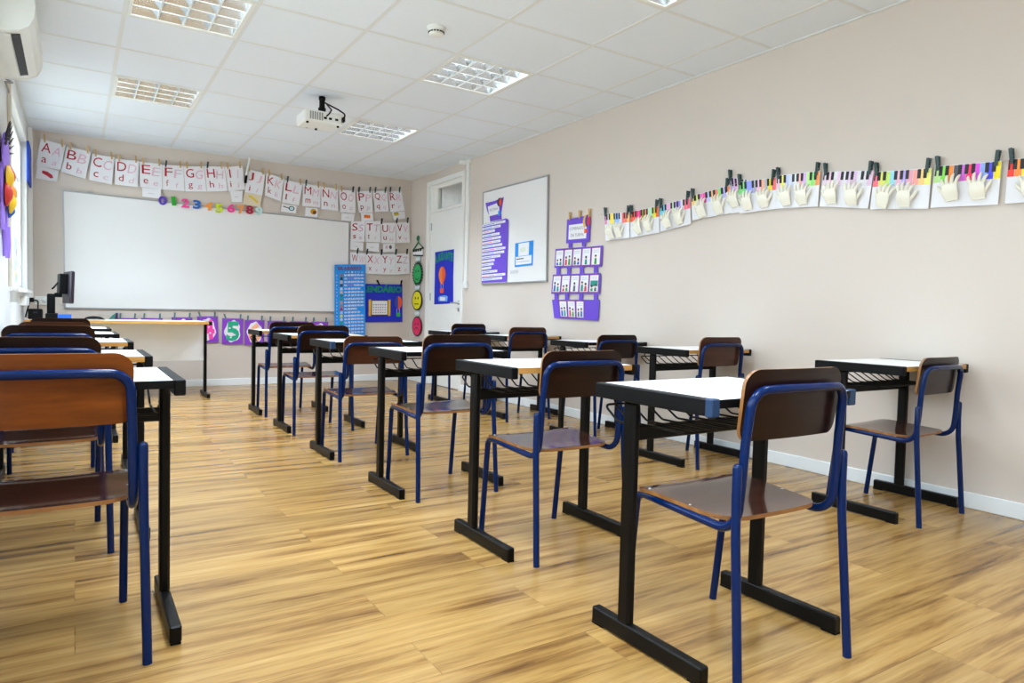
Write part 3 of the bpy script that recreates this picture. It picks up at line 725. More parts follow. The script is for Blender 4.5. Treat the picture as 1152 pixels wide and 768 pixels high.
for c, t in (('U', 0.04), ('V', 0.06), ('V', 0.9), ('W', 0.45), ('X', 0.06), ('Y', 0.04), ('Z', 0.05), ('Z', 0.86)):
    q = CARDS[c]; x = q[0][0] * (1 - t) + q[1][0] * t; z = q[0][1] * (1 - t) + q[1][1] * t
    peg((x, YC - 0.004, z + 0.02), RB, NB, PEGD, 'dark green clothespin on the %s of the letter %s sheet' % ('door-side corner' if t > 0.5 else ('top edge' if t > 0.3 else 'window-side corner'), c), PG, -0.1)

# foam digits along the whiteboard's top edge
DIG = [('0', 0.801, 2.016, (92, 60, 176), 0, 'purple'), ('1', 0.908, 2.023, (22, 158, 34), 0.1, 'green'), ('2', 1.022, 2.011, (232, 74, 150), 0, 'rose pink'), ('3', 1.137, 2.009, (20, 92, 176), 0, 'blue'),
       ('4', 1.255, 2.007, (244, 156, 66), -0.22, 'orange tilted'), ('5', 1.365, 1.993, (206, 224, 32), 0.1, 'lime yellow'), ('6', 1.491, 2.006, (240, 60, 150), 0, 'bright pink'), ('7', 1.6, 2.003, (248, 160, 80), 0.12, 'pale orange'),
       ('8', 1.691, 2.007, (176, 16, 62), 0, 'crimson'), ('9', 1.794, 2.0, (196, 228, 230), 0, 'pale aqua')]
for ch, x, z, c, ro, cn in DIG:
    f = quad([(x - 0.05, BY - 0.024, z + 0.05), (x + 0.05, BY - 0.024, z + 0.05), (x + 0.05, BY - 0.024, z - 0.05), (x - 0.05, BY - 0.024, z - 0.05)], NB)
    mb = MB(); text(mb, ch, f, (0.1 if ch != '1' else 0.28, 0.02, 0.9 if ch != '1' else 0.70, 0.98), mat('foam ' + cn, c, 0.55), off=0.0, depth=0.009, rot=ro, bold=0.035)
    tag(obj('foam_digit', mb), '%s foam digit %s stuck on the top edge of the whiteboard' % (cn, ch), 'digit', 'foam digits on the whiteboard')

# purple number sheets under the whiteboard
YN = BY - 0.02
NUMS = [('1', 0.381, 0.567, 0.752, 0.0, (60, 160, 120)), ('2', 0.599, 0.806, 0.756, -0.01, (40, 170, 130)), ('3', 0.892, 1.10, 0.770, 0.0, (240, 150, 90)), ('4', 1.145, 1.357, 0.782, 0.05, (250, 72, 176)),
        ('5', 1.407, 1.632, 0.766, -0.012, (20, 166, 128)), ('6', 1.651, 1.866, 0.752, -0.008, (248, 176, 140)), ('7', 1.901, 2.118, 0.746, 0.0, (240, 110, 170)), ('8', 2.160, 2.375, 0.744, 0.0, (70, 150, 210)), ('9', 2.41, 2.62, 0.742, 0.0, (246, 130, 110))]
NCOL = {'1': 'green', '2': 'green', '3': 'orange', '4': 'hot pink', '5': 'teal green', '6': 'peach', '7': 'pink', '8': 'blue', '9': 'coral'}
pts = []
for ch, x0, x1, zt, tl, c in NUMS:
    h = 0.292; d = tl * h
    f = back([(x0, zt), (x1, zt + tl * 0.1), (x1 + d, zt - h + tl * 0.1), (x0 + d, zt - h)], YN)
    mb = MB(); sheet(mb, f, PURPLE)
    cl = [(0.5 + (0.37 + 0.04 * math.cos(5 * a + ord(ch))) * math.cos(a), 0.5 + (0.42 + 0.03 * math.sin(6 * a)) * math.sin(a)) for a in [2 * PI * k / 36 for k in range(36)]]
    mb.prism(cl, f, 0.0012, 0.0018, PAPER)
    text(mb, ch, f, (0.2, 0.12, 0.82, 0.88), ink('number ' + NCOL[ch], c), off=0.0026, bold=0.045)
    for (u, v) in ((0.36, 0.62), (0.6, 0.36), (0.42, 0.26)):
        disc(mb, f, u, v, 0.045, 0.035, PAPER, 0.0026, 0.0032, 12)
    tag(obj('number_sheet', mb), 'purple sheet with a %s number %s hanging under the whiteboard' % (NCOL[ch], ch), 'number sheet', 'purple number sheets under the whiteboard')
    for k, t in ((0, 0.14), (1, 0.86)):
        x = x0 + (x1 - x0) * t
        peg((x, YN - 0.003, zt + 0.012), RB, NB, mat('grey green clothespin', (92, 122, 124), 0.5), 'grey-green clothespin on the %s corner of the purple number %s sheet' % ('window-side' if k == 0 else 'door-side', ch), 'clothespins on the purple number sheets', 0.3 if (ch in '45' and k == 0) else -0.08)
    pts += [(x0, YN, zt - 0.003), (x1, YN, zt - 0.003)]
line('string', [(0.2, YN, 0.79)] + pts + [(2.8, YN, 0.745)], 'thin string carrying the purple number sheets')
mb = MB(); f = back([(0.325, 0.80), (0.385, 0.805), (0.385, 0.70), (0.285, 0.695)], YN)
mb.prism([(0.0, 0.0), (0.0, 0.35), (0.3, 0.8), (0.75, 1.0), (0.6, 0.0)], f, 0, 0.012, mat('teal foam', (60, 132, 122), 0.7)); mb.prism([(0.6, 0.0), (0.75, 1.0), (1.0, 0.98), (1.0, 0.0)], f, 0, 0.012, mat('plum foam', (66, 34, 86), 0.7))
tag(obj('foam_shape', mb), 'teal and plum cut-out at the start of the purple number sheets', 'decoration')

# blue syllable chart and the calendar
f = back([(2.678, 1.44), (3.071, 1.466), (3.083, 0.566), (2.692, 0.54)], BY - 0.05)
mb = MB(); sheet(mb, f, SKYB, d1=0.004)
CRIM = ink('crimson letters', (120, 16, 60))
text(mb, 'SILABÁRIO', f, (0.1, 0.925, 0.86, 0.985), CRIM, off=0.0046, bold=0.03)
vow = ['A', 'E', 'I', 'O', 'U', 'ÃO']; cons = 'BCDFGHJLMNPQRSTVXZ'
for k, v in enumerate(vow): text(mb, v, f, (0.33 + k * 0.105, 0.885, 0.38 + k * 0.105 + (0.02 if k == 5 else 0), 0.905), PAPER, off=0.0046)
pc = [(150, 110, 90), (40, 44, 60), (210, 180, 150), (60, 60, 70), (190, 210, 220), (220, 180, 130), (20, 130, 90), (30, 150, 110), (200, 150, 120), (170, 120, 100), (190, 30, 70), (180, 190, 220), (220, 210, 80), (190, 200, 220), (30, 160, 120), (60, 90, 120), (200, 200, 190), (170, 80, 60)]
for r, c in enumerate(cons):
    z = 0.845 - r * 0.0465
    text(mb, c, f, (0.055, z, 0.085, z + 0.02), PAPER, off=0.0046)
    mb.prism([(0.17, z - 0.008), (0.26, z - 0.006), (0.25, z + 0.03), (0.18, z + 0.028)], f, 0.004, 0.0048, ink('picture %d' % r, pc[r]))
    for k, v in enumerate(vow):
        if (c in 'GQ' and k == 5) or (c == 'P' and k > 3): continue
        text(mb, c + v, f, (0.31 + k * 0.107, z - 0.003, 0.40 + k * 0.107 + (0.012 if k == 5 else 0), z + 0.024), PAPER if not (c in 'CF' and k in (1, 2)) else ink('violet text', (150, 130, 220)), off=0.0046, bold=0.04)
tag(obj('syllable_chart', mb), 'tall bright blue syllable chart with crimson title beside the whiteboard', 'chart')

f = back([(2.885, 1.222), (3.591, 1.238), (3.60, 0.753), (2.885, 0.738)], BY - 0.012)
th = thing('calendar_poster', f(0.5, 0, 0), 'royal blue calendar poster with green title and balloon beside the syllable chart', 'poster')
mb = MB(); sheet(mb, f, ROYAL, d1=0.003); obj('backing_sheet', mb, th)
mb = MB(); text(mb, 'CALENDÁRIO', f, (0.03, 0.78, 0.985, 0.985), GREENF, off=0.0035, depth=0.002, bold=0.045); obj('title', mb, th)
g = back([(3.135, 1.03), (3.43, 1.036), (3.43, 0.83), (3.137, 0.822)], BY - 0.016)
mb = MB(); sheet(mb, g, mat('yellow card', (232, 182, 40), 0.6)); sheet(mb, g, ink('dark brown card', (62, 40, 30)), (0.11, 0.0, 0.89, 1.0), .0012, .002); obj('calendar_frame', mb, th)
mb = MB(); sheet(mb, g, PAPER, (0.15, 0.08, 0.85, 0.92), .002, .003)
for i in range(6):
    for j in range(4):
        cc = [(200, 70, 90), (60, 110, 190), (120, 160, 60), (150, 90, 170)][(i * 3 + j * 2) % 4]
        sheet(mb, g, ink('date ink %d' % ((i * 3 + j * 2) % 4), cc), (0.2 + i * 0.105, 0.17 + j * 0.16, 0.25 + i * 0.105, 0.24 + j * 0.16), .003, .0034)
obj('calendar_sheet', mb, th)
def balloon(f, cu, cv, ru, rv, th, c1, c2, cb, basket):
    mb = MB(); out = [(cu + ru * math.sin(a) * (1 if math.cos(a) > 0 else 1 - 0.45 * math.cos(a) ** 2), cv + rv * math.cos(a) * (1 if math.cos(a) > 0 else 1.15)) for a in [2 * PI * k / 24 for k in range(24)]]
    mb.prism(out[:13] if True else out, f, .004, .007, c1); mb.prism(out[12:] + out[:1], f, .004, .0065, c2); obj('balloon_envelope', mb, th)
    mb = MB()
    for s in (-1, 1): mb.prism([(cu + s * ru * .35, cv - rv * 1.0), (cu + s * ru * .42, cv - rv * 1.0), (cu + s * ru * .32, cb + basket), (cu + s * ru * .25, cb + basket)][::s], f, .004, .005, PAPER)
    mb.prism([(cu - ru * .5, cb), (cu + ru * .5, cb), (cu + ru * .55, cb + basket), (cu - ru * .55, cb + basket)], f, .004, .008, c1 if th.name.startswith('helper') else GREENB); obj('balloon_basket', mb, th)
GREENB = ink('bright green felt', (38, 176, 84)); ORANGE = ink('orange red felt', (236, 84, 30)); NAVY = ink('navy felt', (36, 52, 150))
balloon(f, 0.915, 0.52, 0.075, 0.17, th, ORANGE, ink('slate felt', (60, 70, 170)), 0.14, 0.1)
for x, z, nm in ((3.26, 1.235, 'window-side'), (3.572, 1.245, 'door-side')):
    peg((x, BY - 0.018, z + 0.01), RB, NB, BLACKP, 'black clothespin on the %s top edge of the calendar poster' % nm, 'black clothespins on the calendar poster', 0.5 if nm[0] == 'w' else -0.15)

# projector cable hanging on the wall, wall sockets
th = thing('video_cable', (1.66, BY - 0.04, 2.36), 'short white cable with a black plug hanging over the letter I sheet', 'cable')
mb = MB(); mb.tube([(1.682, BY - 0.03, 2.588), (1.672, BY - 0.05, 2.53), (1.655, BY - 0.06, 2.45), (1.645, BY - 0.06, 2.385)], 0.013, PLASTIC, 10); obj('cable_sleeve', mb, th)
mb = MB(); mb.tube([(1.645, BY - 0.06, 2.385), (1.638, BY - 0.06, 2.33), (1.636, BY - 0.06, 2.30)], 0.014, BLACKP, 10); obj('plug', mb, th)

# ================================================================== TEACHER'S DESK
th = thing('teacher_desk', (0.375, 7.43, 0), 'long teacher desk with pale wood edge and white front panel under the whiteboard', 'desk')
mb = MB(); mb.box(-0.36, 1.105, 7.135, 7.75, 0.722, 0.746, LAM, 0.002); obj('desk_top', mb, th)
mb = MB(); mb.box(-0.36, 1.095, 7.130, 7.1345, 0.7215, 0.7465, EDGE); o = obj('edge_band', mb, th); o['label'] = 'pale wood edge band'
mb = MB(); mb.box(1.095, 1.125, 7.125, 7.752, 0.712, 0.748, BLACKP, 0.003); obj('side_bar', mb, th)
for x in (1.088, -0.335):
    mb = MB(); mb.box(x, x + 0.026, 7.36, 7.42, 0.04, 0.722, BLACK, 0.005); obj('leg', mb, th)
    mb = MB(); mb.box(x - 0.002, x + 0.028, 7.155, 7.60, 0, 0.042, BLACK, 0.005); obj('foot', mb, th)
mb = MB(); mb.box(-0.309, 1.086, 7.375, 7.392, 0.355, 0.718, mat('cool white panel', (238, 243, 250), 0.35, noise=0.01), 0.002); obj('front_panel', mb, th)

# computer things
rot = Matrix.Rotation(math.radians(9), 3, 'Z')
def rb(c, tilt=0.0):
    t = Matrix.Rotation(tilt, 3, 'Y'); c = Vector(c)
    return lambda p: tuple(c + rot @ (t @ (Vector(p))))
def rbox(mb, T, x0, x1, y0, y1, z0, z1, m, bev=0.004):
    k = len(mb.v); mb.box(x0, x1, y0, y1, z0, z1, m, bev)
    mb.v[k:] = [T(p) for p in mb.v[k:]]
MON = mat('dark plum plastic', (34, 24, 36), 0.35)
th = thing('computer_monitor', (-0.12, 7.42, 0.7465), 'black computer monitor seen edge-on on the teacher desk', 'monitor')
T = rb((-0.048, 7.42, 1.035), 0.03)
mb = MB(); rbox(mb, T, -0.012, 0.022, -0.19, 0.19, -0.145, 0.145, MON, 0.008); obj('screen_housing', mb, th)
mb = MB(); rbox(mb, T, 0.0221, 0.0232, -0.175, 0.175, -0.125, 0.125, ink('dark screen', (12, 14, 18))); obj('screen', mb, th)
mb = MB(); rbox(mb, T, -0.075, -0.012, -0.06, 0.06, -0.06, 0.12, BLACKP, 0.006); obj('back_bracket', mb, th)
mb = MB(); mb.tube(fillet([(-0.12, 7.42, 1.08), (-0.155, 7.40, 1.03), (-0.165, 7.38, 1.02)], 0.01), 0.008, BLACKP, 8); obj('tilt_lever', mb, th)
mb = MB(); mb.box(-0.205, -0.145, 7.37, 7.47, 0.757, 0.975, BLACKP, 0.008); mb.box(-0.15, -0.09, 7.40, 7.44, 0.945, 0.985, BLACKP, 0.004); obj('stand_post', mb, th)
mb = MB(); mb.box(-0.215, -0.125, 7.32, 7.54, 0.7467, 0.80, BLACKP, 0.005); obj('stand_base', mb, th)
mb = MB(); mb.box(-0.338, -0.235, 7.25, 7.42, 0.7467, 0.838, BLACKP, 0.008); mb.box(-0.30, -0.27, 7.2485, 7.2505, 0.80, 0.815, MON)
tag(obj('power_unit', mb), 'low black box beside the monitor stand on the teacher desk', 'power supply')
th = thing('blue_book', (-0.07, 7.26, 0.7465), 'blue book lying on white sheets on the teacher desk', 'book')
mb = MB(); mb.box(-0.118, -0.022, 7.19, 7.34, 0.7525, 0.792, PAPER, 0.001); obj('pages', mb, th)
mb = MB(); CV = ink('blue cover', (30, 88, 196))
for z in (0.7505, 0.792): mb.box(-0.121, -0.02, 7.183, 7.343, z, z + 0.002, CV)
mb.box(-0.121, -0.02, 7.183, 7.186, 0.7525, 0.792, CV); obj('cover', mb, th)
mb = MB(); mb.box(-0.123, 0.05, 7.16, 7.36, 0.7467, 0.7503, PAPER); tag(obj('paper_pile', mb), 'thin pile of white sheets under the blue book', 'paper')
th = thing('zip_case', (0.155, 7.35, 0.7465), 'rounded black case lying on the teacher desk', 'case')
mb = MB(); mb.ellipsoid((0.155, 7.35, 0.7467), (0.085, 0.06, 0.035), BLACKP, 20, 10)
mb.v = [(x, y, max(z, 0.7467)) for x, y, z in mb.v]; obj('case_lid', mb, th)
mb = MB(); mb.tube([(0.07 + 0.085 + 0.087 * math.cos(a), 7.35 + 0.062 * math.sin(a), 0.751) for a in [2 * PI * k / 28 for k in range(28)]], 0.003, ALU, 6, closed=True); obj('zip', mb, th)

th = thing('power_socket', (LX + 0.03, 7.6, 0.86), 'white surface-mounted socket box on the window wall below the sill', 'socket')
mb = MB(); mb.box(LX, LX + 0.045, 7.05, 7.55, 0.865, 0.945, PLASTIC, 0.004); obj('socket_box', mb, th)
for y in (7.15, 7.35):
    mb = MB(); mb.box(LX + 0.045, LX + 0.048, y - 0.035, y + 0.035, 0.885, 0.93, PLASTIC, 0.001); obj('socket_cover', mb, th)
mb = MB(); mb.box(-0.335, -0.30, 7.40, 7.45, 0.895, 0.935, BLACKP, 0.006); mb.tube(fillet([(-0.305, 7.42, 0.915), (-0.27, 7.40, 0.912), (-0.27, 7.34, 0.80), (-0.30, 7.33, 0.838)], 0.03), 0.006, BLACKP, 8)
mb.tube(fillet([(-0.33, 7.42, 0.90), (-0.355, 7.40, 0.80), (-0.36, 7.36, 0.765)], 0.03), 0.006, BLACKP, 8)
tag(obj('power_plug', mb), 'black plug and looping cord at the white socket box', 'plug')
th = thing('wall_socket', (-0.28, BY - 0.02, 0.86), 'white double socket on the whiteboard wall behind the computer', 'socket')
mb = MB(); mb.box(-0.33, -0.23, BY - 0.02, BY, 0.87, 0.955, PLASTIC, 0.004); obj('socket_box', mb, th)
for x in (-0.305, -0.255):
    mb = MB(); mb.lathe([(0.0, 0.0), (0.018, 0.0), (0.018, -0.004), (0, -0.004)], (x, BY - 0.02, 0.912), PLASTIC, 14, 'y'); obj('socket_outlet', mb, th)

# ================================================================== THE DOOR WALL
# mood mobile by the corner
XM = RX - 0.012
DKG = ink('black outline', (14, 18, 16)); GRN = ink('leaf green card', (30, 176, 92)); YEL = ink('yellow card face', (238, 226, 22)); MAG = ink('raspberry card', (232, 36, 98)); GHG = ink('dark green hanger', (24, 120, 78)); PGR = ink('pale green tape', (176, 214, 196))
fm = right([(8.2, 1.9), (7.8, 1.9), (7.8, 0.5), (8.2, 0.5)], XM)   # u = 0..1 over 0.4 m, v over 1.4 m
def U(y): return (8.2 - y) / 0.4
def V(z): return (z - 0.5) / 1.4
th = thing('feelings_mobile', (XM, 8.0, 0.58), 'hanging strip of green, yellow and red card faces on a green hanger beside the door', 'wall decoration')
mb = MB(); P_ = [(XM - .004, y, z) for y, z in ((8.03, 1.80), (8.04, 1.835), (8.01, 1.86), (7.985, 1.83), (8.005, 1.79), (8.005, 1.765))]
mb.tube(fillet(P_, 0.02, 5), 0.0085, GHG, 8); mb.tube([(XM - .004, y, z) for y, z in ((8.16, 1.675), (8.005, 1.77), (7.85, 1.69), (8.16, 1.675))], 0.009, GHG, 8); obj('hanger', mb, th)
mb = MB(); mb.prism([(U(8.13), V(1.62)), (U(7.85), V(1.60)), (U(7.86), V(1.67)), (U(8.12), V(1.69))], fm, .006, .010, PAPER)
for y in (8.11, 8.045, 7.98, 7.91): mb.prism([(U(y) - .06, V(1.655)), (U(y) + .06, V(1.655)), (U(y) + .06, V(1.69)), (U(y) - .06, V(1.69))], fm, .010, .014, DKG)
for a, b in (((8.13, 1.595), (7.84, 1.612)),): mb.prism([(U(8.13), V(1.605)), (U(7.85), V(1.585)), (U(7.85), V(1.602)), (U(8.13), V(1.622))], fm, .006, .012, DKG)
obj('name_plate', mb, th)
def face(cy, cz, ry, rz, c, mouth, spiky, nm):
    mb = MB(); n = 48
    if spiky:
        out = [(U(cy) + (ry / .4) * (1.22 if k % 2 else 0.96) * math.cos(2 * PI * k / n), V(cz) + (rz / 1.4) * (1.22 if k % 2 else 0.96) * math.sin(2 * PI * k / n)) for k in range(n)]
    else:
        out = [(U(cy) + ry / .4 * 1.0 * math.cos(2 * PI * k / n), V(cz) + rz / 1.4 * math.sin(2 * PI * k / n)) for k in range(n)]
    mb.prism(out, fm, .002, .006, DKG); disc(mb, fm, U(cy), V(cz), ry / .4 * .86, rz / 1.4 * .88, c, .006, .008, 32)
    o = obj('face_card', mb, th); o['label'] = nm
    mb = MB()
    for s in (-1, 1): disc(mb, fm, U(cy + s * ry * .26), V(cz + rz * .22), ry / .4 * .09, rz / 1.4 * .13, DKG, .008, .009, 12)
    ms = [(U(cy - ry * .42 + ry * .84 * k / 8), V(cz - rz * .32 + mouth * rz * .22 * (1 - ((k - 4) / 4) ** 2))) for k in range(9)]
    mb.prism(ms + [(u, v - .008) for u, v in reversed(ms)], fm, .008, .009, DKG); obj('features', mb, th)
face(8.008, 1.375, 0.135, 0.135, GRN, -1, True, 'spiky green smiling face')
face(8.007, 1.035, 0.15, 0.128, YEL, 0.0, False, 'yellow face with a flat mouth')
face(7.995, 0.705, 0.145, 0.128, MAG, 1, False, 'raspberry red frowning face')
for z0, z1 in ((1.52, 1.60), (1.165, 1.24), (0.835, 0.905)):
    mb = MB(); mb.prism([(U(8.05), V(z0)), (U(7.95), V(z0)), (U(7.95), V(z1)), (U(8.05), V(z1))], fm, .001, .003, PGR); mb.prism([(U(8.07), V(z0 + .02)), (U(7.93), V(z0 + .02)), (U(7.93), V(z1 - .02)), (U(8.07), V(z1 - .02))], fm, .003, .005, PAPER); obj('paper_link', mb, th)

# helper poster on the door leaf
f = right([(7.584, 1.622), (7.092, 1.628), (7.083, 0.992), (7.582, 0.985)], RX + 0.0215)
th = thing('helper_poster', f(0.5, 0, 0), 'blue door poster with green lettering and an orange hot-air balloon', 'poster')
mb = MB(); mb.prism([(0, 0), (1, .01), (.98, .5), (1, 1), (0, 1), (.01, .9)], f, 0.0, 0.003, ROYAL); obj('backing_sheet', mb, th)
w_ = 'AJUDANTE'; mb = MB()
for k, ch in enumerate(w_):
    t = (k + .5) / 8; v0 = .80 + .055 * math.sin(PI * t); text(mb, ch, f, (.03 + .118 * k, v0 - .03, .03 + .118 * k + .108, v0 + .125), GREENF, off=.0045, bold=.06)
obj('title', mb, th)
balloon(f, 0.42, 0.55, 0.18, 0.16, th, ORANGE, ink('amber felt', (240, 130, 40)), 0.21, 0.085)
mb = MB(); mb.prism([(.25, .06), (.7, .05), (.72, .14), (.6, .165), (.3, .155), (.22, .12)], f, .003, .0045, ink('sky felt', (110, 170, 235))); mb.prism([(.33, .07), (.6, .065), (.6, .13), (.33, .135)], f, .0045, .006, PAPER); obj('name_tag', mb, th)

# cable trunking by the door
th = thing('cable_trunking', (RX, 6.72, 1.18), 'white vertical cable trunking between the door and the small whiteboard', 'trunking')
mb = MB(); mb.box(RX - 0.025, RX, 6.70, 6.755, 1.24, CZ - 0.03, PLASTIC, 0.003); obj('trunk', mb, th)
mb = MB(); mb.box(RX - 0.035, RX, 6.66, 6.80, CZ - 0.045, CZ - 0.006, PLASTIC, 0.004); mb.box(RX - 0.09, RX - 0.03, 6.76, 6.80, CZ - 0.055, CZ - 0.006, PLASTIC, 0.006); obj('top_box', mb, th)
mb = MB(); mb.box(RX - 0.035, RX, 6.685, 6.765, 1.165, 1.245, PLASTIC, 0.005); mb.box(RX - 0.037, RX - 0.034, 6.705, 6.745, 1.185, 1.225, PLASTIC, 0.001); obj('outlet_box', mb, th)

# small whiteboard with the routine list
fw_ = right([(6.383, 2.188), (5.187, 2.183), (5.166, 1.198), (6.370, 1.196)], RX - 0.001)
whiteboard('whiteboard', None, fw_, 'small whiteboard on the door wall with purple list and blue card')
XB = RX - 0.018
f = right([(6.321, 2.062), (5.956, 2.078), (5.972, 1.858), (6.245, 1.855)], XB)
th = thing('routine_header', f(.5, 0, 0), 'purple header card with white label at the top of the small whiteboard', 'card')
mb = MB(); mb.prism([(0, 1), (.02, .6), (.12, .3), (.12, 0), (.95, 0), (.9, .3), (1, 1), (.5, .96)][::-1], f, 0, .002, VIOLET); obj('backing_sheet', mb, th)
mb = MB(); mb.prism([(.12, .28), (.78, .28), (.76, .82), (.1, .78)], f, .002, .003, PAPER); text(mb, 'ROTINA', f, (.2, .5, .68, .62), ink('grey ink', (110, 104, 116)), off=.0034); obj('label', mb, th)
mb = MB(); disc(mb, f, .8, .82, .14, .2, ink('dark plum felt', (70, 26, 80)), .002, .006); disc(mb, f, .86, .8, .07, .17, ORANGE, .006, .007); mb.prism([(.72, .2), (.85, .2), (.85, .42), (.72, .42)], f, .002, .005, SKYB); obj('balloon', mb, th)
f = right([(6.360, 1.862), (5.851, 1.856), (5.842, 1.216), (6.350, 1.218)], XB - 0.004)
th = thing('routine_list', f(.5, 0, 0), 'tall purple list with many white strips on the small whiteboard', 'list')
mb = MB(); mb.prism([(0, 0), (.97, 0), (.98, .2), (1, .97), (.92, 1), (0, .96)], f, 0, .002, VIOLET); obj('backing_sheet', mb, th)
ends = [225, 192, 150, 185, 195, 192, 205, 228, 220, 193, 152, 145, 128, 172, 230, 208]
tints = [(70, 130, 200), (70, 130, 200), (230, 170, 60), (60, 170, 180), (180, 120, 200), (240, 130, 80), (70, 180, 200), (220, 90, 180), (70, 140, 220), (80, 130, 200), (240, 190, 60), (170, 130, 210), (230, 220, 80), (90, 130, 200), (240, 150, 120), (70, 150, 200)]
for k, e in enumerate(ends):
    t = (e - 58) / 187; z = .925 - k * .0595; mb = MB()
    mb.prism([(-.005, z), (t, z + .012), (t, z + .052), (-.005, z + .04)], f, .002, .0032, PAPER)
    mb.prism([(-.005, z + .0385), (t, z + .0505), (t, z + .0545), (-.005, z + .0425)], f, .0032, .0036, ink('navy line', (40, 44, 110)))
    mb.prism([(.03, z + .012), (t * .55, z + .018), (t * .55, z + .03), (.03, z + .024)], f, .0032, .0036, ink('strip ink %d' % k, tints[k])); mb.prism([(t * .6, z + .019), (t * .9, z + .022), (t * .9, z + .034), (t * .6, z + .031)], f, .0032, .0036, ink('pale grey ink', (186, 186, 200)))
    obj('word_strip', mb, th)
f = right([(5.718, 1.592), (5.400, 1.598), (5.405, 1.362), (5.716, 1.357)], XB)
th = thing('blue_card', f(.5, 0, 0), 'bright blue card with white picture sheet on the small whiteboard', 'card')
mb = MB(); sheet(mb, f, SKYB, d1=.002); obj('backing_sheet', mb, th)
mb = MB(); sheet(mb, f, PAPER, (.2, .44, .78, .96), .002, .003); disc(mb, f, .45, .68, .16, .1, ink('pale green ink', (214, 226, 206)), .003, .0034); obj('picture_sheet', mb, th)
mb = MB(); sheet(mb, f, PAPER, (.06, .08, .94, .42), .002, .003); sheet(mb, f, ink('dark ink', (34, 40, 48)), (.1, .30, .5, .34), .003, .0034); sheet(mb, f, ink('pale grey ink', (186, 186, 200)), (.1, .18, .84, .21), .003, .0034); obj('caption', mb, th)
f = right([(5.80, 1.325), (5.655, 1.328), (5.655, 1.296), (5.80, 1.293)], XB)
mb = MB(); sheet(mb, f, mat('grey card', (196, 200, 202), 0.6)); tag(obj('grey_label', mb), 'small pale grey strip under the blue card on the small whiteboard', 'label')

# class agreements chart
XA = RX - 0.012
th = thing('agreements_chart', (XA, 4.74, 0.86), 'purple hanging chart of white picture cards in three rows on the door wall', 'chart')
PNL = [[(5.046, 1.492), (4.388, 1.478), (4.396, 1.305), (5.058, 1.322)], [(5.076, 1.262), (4.400, 1.252), (4.409, 1.078), (5.094, 1.086)], [(5.08, 1.034), (4.407, 1.03), (4.416, 0.855), (5.04, 0.866)]]
FR = ink('plum border', (134, 62, 130))
f = right([(4.885, 1.752), (4.556, 1.748), (4.563, 1.522), (4.89, 1.532)], XA)
mb = MB(); mb.prism([(0, 0), (1, 0), (1.0, .9), (.9, 1), (.0, .96)], f, 0, .003, VIOLET); obj('header_sheet', mb, th)
mb = MB(); sheet(mb, f, PAPER, (.1, .14, .86, .72), .003, .004)
INKG = ink('grey ink', (110, 104, 116)); text(mb, 'COMBINADOS', f, (.14, .5, .8, .62), INKG, off=.0044); text(mb, 'DA TURMA', f, (.2, .24, .76, .36), INKG, off=.0044); obj('header_label', mb, th)
mb = MB(); disc(mb, f, .84, .80, .14, .24, ink('mustard felt', (224, 168, 60)), .003, .006); disc(mb, f, .90, .80, .1, .23, NAVY, .006, .007); disc(mb, f, .95, .79, .06, .19, ink('crimson felt', (206, 30, 60)), .007, .008); mb.prism([(.78, .34), (.9, .34), (.9, .5), (.78, .5)], f, .004, .007, ORANGE); obj('balloon', mb, th)
for (z0, z1, yy) in ((1.49, 1.53, (4.83, 4.64)), (1.255, 1.32, (5.0, 4.84, 4.66, 4.47)), (1.03, 1.09, (5.02, 4.86, 4.66, 4.46))):
    for y in yy:
        mb = MB(); mb.box(XA - .002, XA, y - .025, y + .025, z0, z1, VIOLET); obj('strap', mb, th)
SK = [ink('skin tone card', (214, 160, 120)), ink('brown skin card', (150, 98, 66))]; HR = ink('dark hair card', (44, 30, 26)); CLO = [ink('blue clothes', (44, 92, 190)), ink('teal clothes', (30, 140, 130)), ink('red clothes', (206, 60, 70)), ink('green clothes', (60, 150, 70)), ink('grey clothes', (90, 96, 110))]
def pict(f, rect, k):
    u0, v0, u1, v1 = rect; g = lambda u, v, d: f(u0 + (u1 - u0) * u, v0 + (v1 - v0) * v, d)
    mb = MB(); sheet(mb, g, FR, (0, 0, 1, 1), .003, .0042); sheet(mb, g, PAPER, (.07, .05, .93, .95), .0042, .005)
    for j in range(2): sheet(mb, g, ink('pale grey ink', (186, 186, 200)), (.2, .82 - j * .1, .8, .85 - j * .1), .005, .0054)
    if k == 9: sheet(mb, g, CLO[1], (.14, .34, .9, .66), .005, .0056)
    for j in range(1 if k in (3, 4, 7) else 2):
        x = .5 if k in (3, 4, 7) else (.3 + .38 * j); hh = .46 + .04 * ((k + j) % 3) - (.12 if k in (0, 2, 6, 9) else 0)
        mb.prism([(x - .13, .08), (x + .13, .08), (x + .1, hh - .1), (x - .1, hh - .1)], g, .0056, .0062, CLO[(k * 2 + j) % 5])
        disc(mb, g, x, hh, .1, .075, SK[(k + j) % 2], .0062, .0068, 12); disc(mb, g, x, hh + .04, .1, .05, HR, .0064, .007, 12)
    obj('picture_card', mb, th)
for r, (q, n) in enumerate(zip(PNL, (5, 5, 3))):
    f = right(q, XA)
    mb = MB(); sheet(mb, f, VIOLET, (0, 0, 1, 1), 0, .003); o = obj('row_panel', mb, th)
    for k in range(n):
        if r < 2: rc = (.015 + k * .194, .06, .015 + k * .194 + .186, .95)
        else: rc = (.16 + k * .185, .07, .16 + k * .185 + .17, .95)
        pict(f, rc, r * 5 + k)
for y, nm in ((4.84, 'window-board side'), (4.70, 'middle'), (4.57, 'camera side')):
    peg((XA - .004, y, 1.765), RR, NR, PEG, 'wooden clothespin on the %s of the purple chart header' % nm, 'wooden clothespins on the purple chart')

